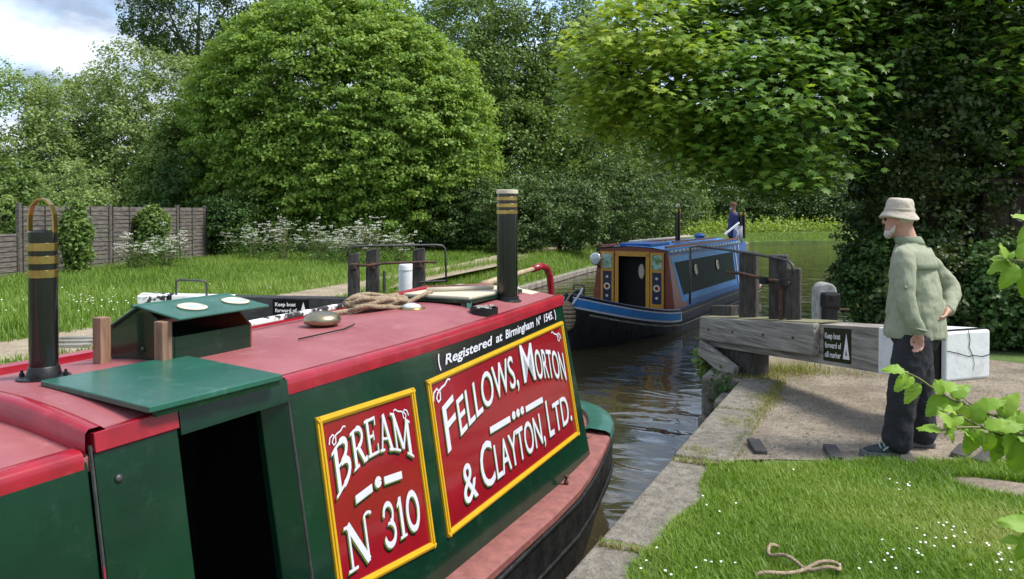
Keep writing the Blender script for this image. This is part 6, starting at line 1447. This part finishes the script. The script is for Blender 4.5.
shrub = thing('hazel_shrub', 'hazel twigs with fresh pleated leaves reaching in from the right edge', 'shrub', (1.45, 1.55, 0))
def sprig(path, leafspec, r0=.0045):
    pts_ = smoothp([Vector(PY(u_, v_, y_)) for u_, v_, y_ in path], 4)
    n_ = len(pts_); tw = MB().tube(pts_, [r0 + (.0014 - r0) * i / (n_ - 1) for i in range(n_)], 7).build('twig', M['twig'], shrub, smooth=True)
    extra = []
    for (u_, v_, y_, size_px, ang, pit, k) in leafspec:
        size_px *= .92; extra.append((u_ + random.uniform(-6, 8), v_ + random.uniform(-2, 5), y_ + random.uniform(-.03, .05), size_px * random.uniform(.5, .85), ang + random.uniform(50, 130) * random.choice((-1, 1)), pit + random.uniform(-15, 15), k + 1))
    for (u_, v_, y_, size_px, ang, pit, k) in leafspec + extra:
        size_px *= .84
        p = PY(u_, v_, y_); sc = size_px * y_ / 760
        near = min(pts_, key=lambda q: (q - p).length)
        MB().tube([near, near.lerp(p, .6) + Vector((0, 0, .004)), p], .0012, 5).build('leaf_stalk', M['twig'], tw, smooth=True)
        o = bpy.data.objects.new('leaf', LMS[k % 4]); COL.objects.link(o); o.parent = shrub
        a = math.radians(ang)   # direction of the tip in the picture plane (0 right, 90 up)
        yv = Vector((math.cos(a) * .9, random.uniform(-.35, .15), math.sin(a) * .9)).normalized()
        nv = Vector((random.uniform(-.25, .25), -math.cos(math.radians(pit)), math.sin(math.radians(pit)))); nv = (nv - yv * nv.dot(yv)).normalized(); xv = yv.cross(nv)
        o.matrix_local = Matrix.Translation(p - Vector((1.45, 1.55, 0))) @ Matrix((xv, yv, nv)).transposed().to_4x4() @ Matrix.Scale(sc, 4)
sprig([(1120, 470, 1.62), (1060, 440, 1.58), (1020, 425, 1.55), (985, 412, 1.53), (945, 396, 1.5), (918, 378, 1.5), (896, 369, 1.5)],
      [(905, 371, 1.49, 27, 168, 60, 2), (912, 376, 1.5, 30, 205, 62, 1), (920, 384, 1.5, 30, 225, 60, 3), (932, 389, 1.5, 34, 20, 55, 2), (945, 396, 1.5, 34, 215, 65, 1), (952, 398, 1.51, 30, 40, 60, 0), (962, 402, 1.51, 40, 190, 68, 2), (966, 405, 1.5, 26, 250, 50, 3),
       (978, 410, 1.52, 34, 35, 60, 1), (985, 413, 1.52, 36, 205, 60, 2), (1000, 416, 1.53, 36, 60, 55, 3), (1004, 420, 1.54, 34, 15, 50, 0), (1012, 423, 1.53, 38, 230, 66, 1), (1022, 428, 1.55, 40, 30, 55, 2)])
sprig([(1080, 452, 1.5), (1030, 436, 1.48), (990, 428, 1.47), (955, 428, 1.46), (935, 432, 1.46)],
      [(942, 431, 1.46, 28, 165, 70, 2), (952, 428, 1.46, 26, 120, 65, 3), (962, 430, 1.46, 28, 330, 60, 1), (975, 431, 1.46, 36, 262, 12, 1), (984, 428, 1.46, 30, 30, 55, 2), (996, 430, 1.47, 38, 20, 60, 0), (1004, 434, 1.47, 42, 300, 18, 0), (1014, 434, 1.48, 40, 350, 50, 2), (1026, 440, 1.48, 44, 250, 25, 1), (1020, 432, 1.48, 34, 60, 60, 3), (1034, 440, 1.48, 40, 340, 40, 2)])
sprig([(1090, 300, 1.35), (1055, 275, 1.33), (1025, 262, 1.32), (1005, 260, 1.31)],
      [(1008, 260, 1.31, 24, 165, 65, 3), (1010, 261, 1.31, 30, 200, 60, 2), (1016, 264, 1.31, 36, 235, 45, 1), (1020, 262, 1.32, 34, 70, 50, 2), (1028, 266, 1.32, 42, 270, 35, 0), (1030, 262, 1.32, 40, 20, 55, 3)])
sprig([(1090, 250, 1.3), (1050, 232, 1.3), (1030, 222, 1.3)], [(1030, 222, 1.3, 26, 150, 60, 3), (1036, 226, 1.3, 30, 215, 55, 2), (1042, 230, 1.3, 32, 80, 55, 1)])
sprig([(1090, 545, 1.2), (1050, 532, 1.19), (1030, 528, 1.18)], [(1032, 528, 1.18, 40, 160, 50, 1), (1036, 530, 1.18, 44, 235, 35, 0), (1046, 534, 1.19, 40, 260, 40, 2), (1020, 540, 1.18, 22, 180, 60, 2)])
sprig([(1085, 462, 1.56), (1040, 446, 1.53), (1005, 436, 1.51), (975, 424, 1.5), (958, 414, 1.49)],
      [(956, 413, 1.49, 26, 150, 62, 3), (962, 416, 1.49, 28, 200, 60, 2), (972, 421, 1.5, 32, 65, 58, 1), (980, 426, 1.5, 34, 225, 62, 2), (990, 430, 1.5, 32, 25, 60, 3), (1000, 434, 1.51, 36, 255, 40, 1), (1010, 438, 1.51, 34, 50, 60, 2), (1018, 441, 1.52, 38, 330, 50, 0), (1028, 445, 1.53, 38, 235, 55, 1)])
# main stems of the shrub out of frame
for tip in ((1120, 470, 1.62), (1080, 452, 1.5), (1090, 300, 1.35), (1090, 250, 1.3), (1090, 545, 1.2), (1085, 462, 1.56)):
    e = Vector(PY(*tip)); b_ = Vector((1.45, 1.55, 0)); MB().tube(smoothp([b_, b_.lerp(e, .4) + Vector((.12, .02, .1)), b_.lerp(e, .75) + Vector((.08, 0, .06)), e], 4), list(np.linspace(.014, .0045, 13)), 7).build('stem', M['twig'], shrub, smooth=True)
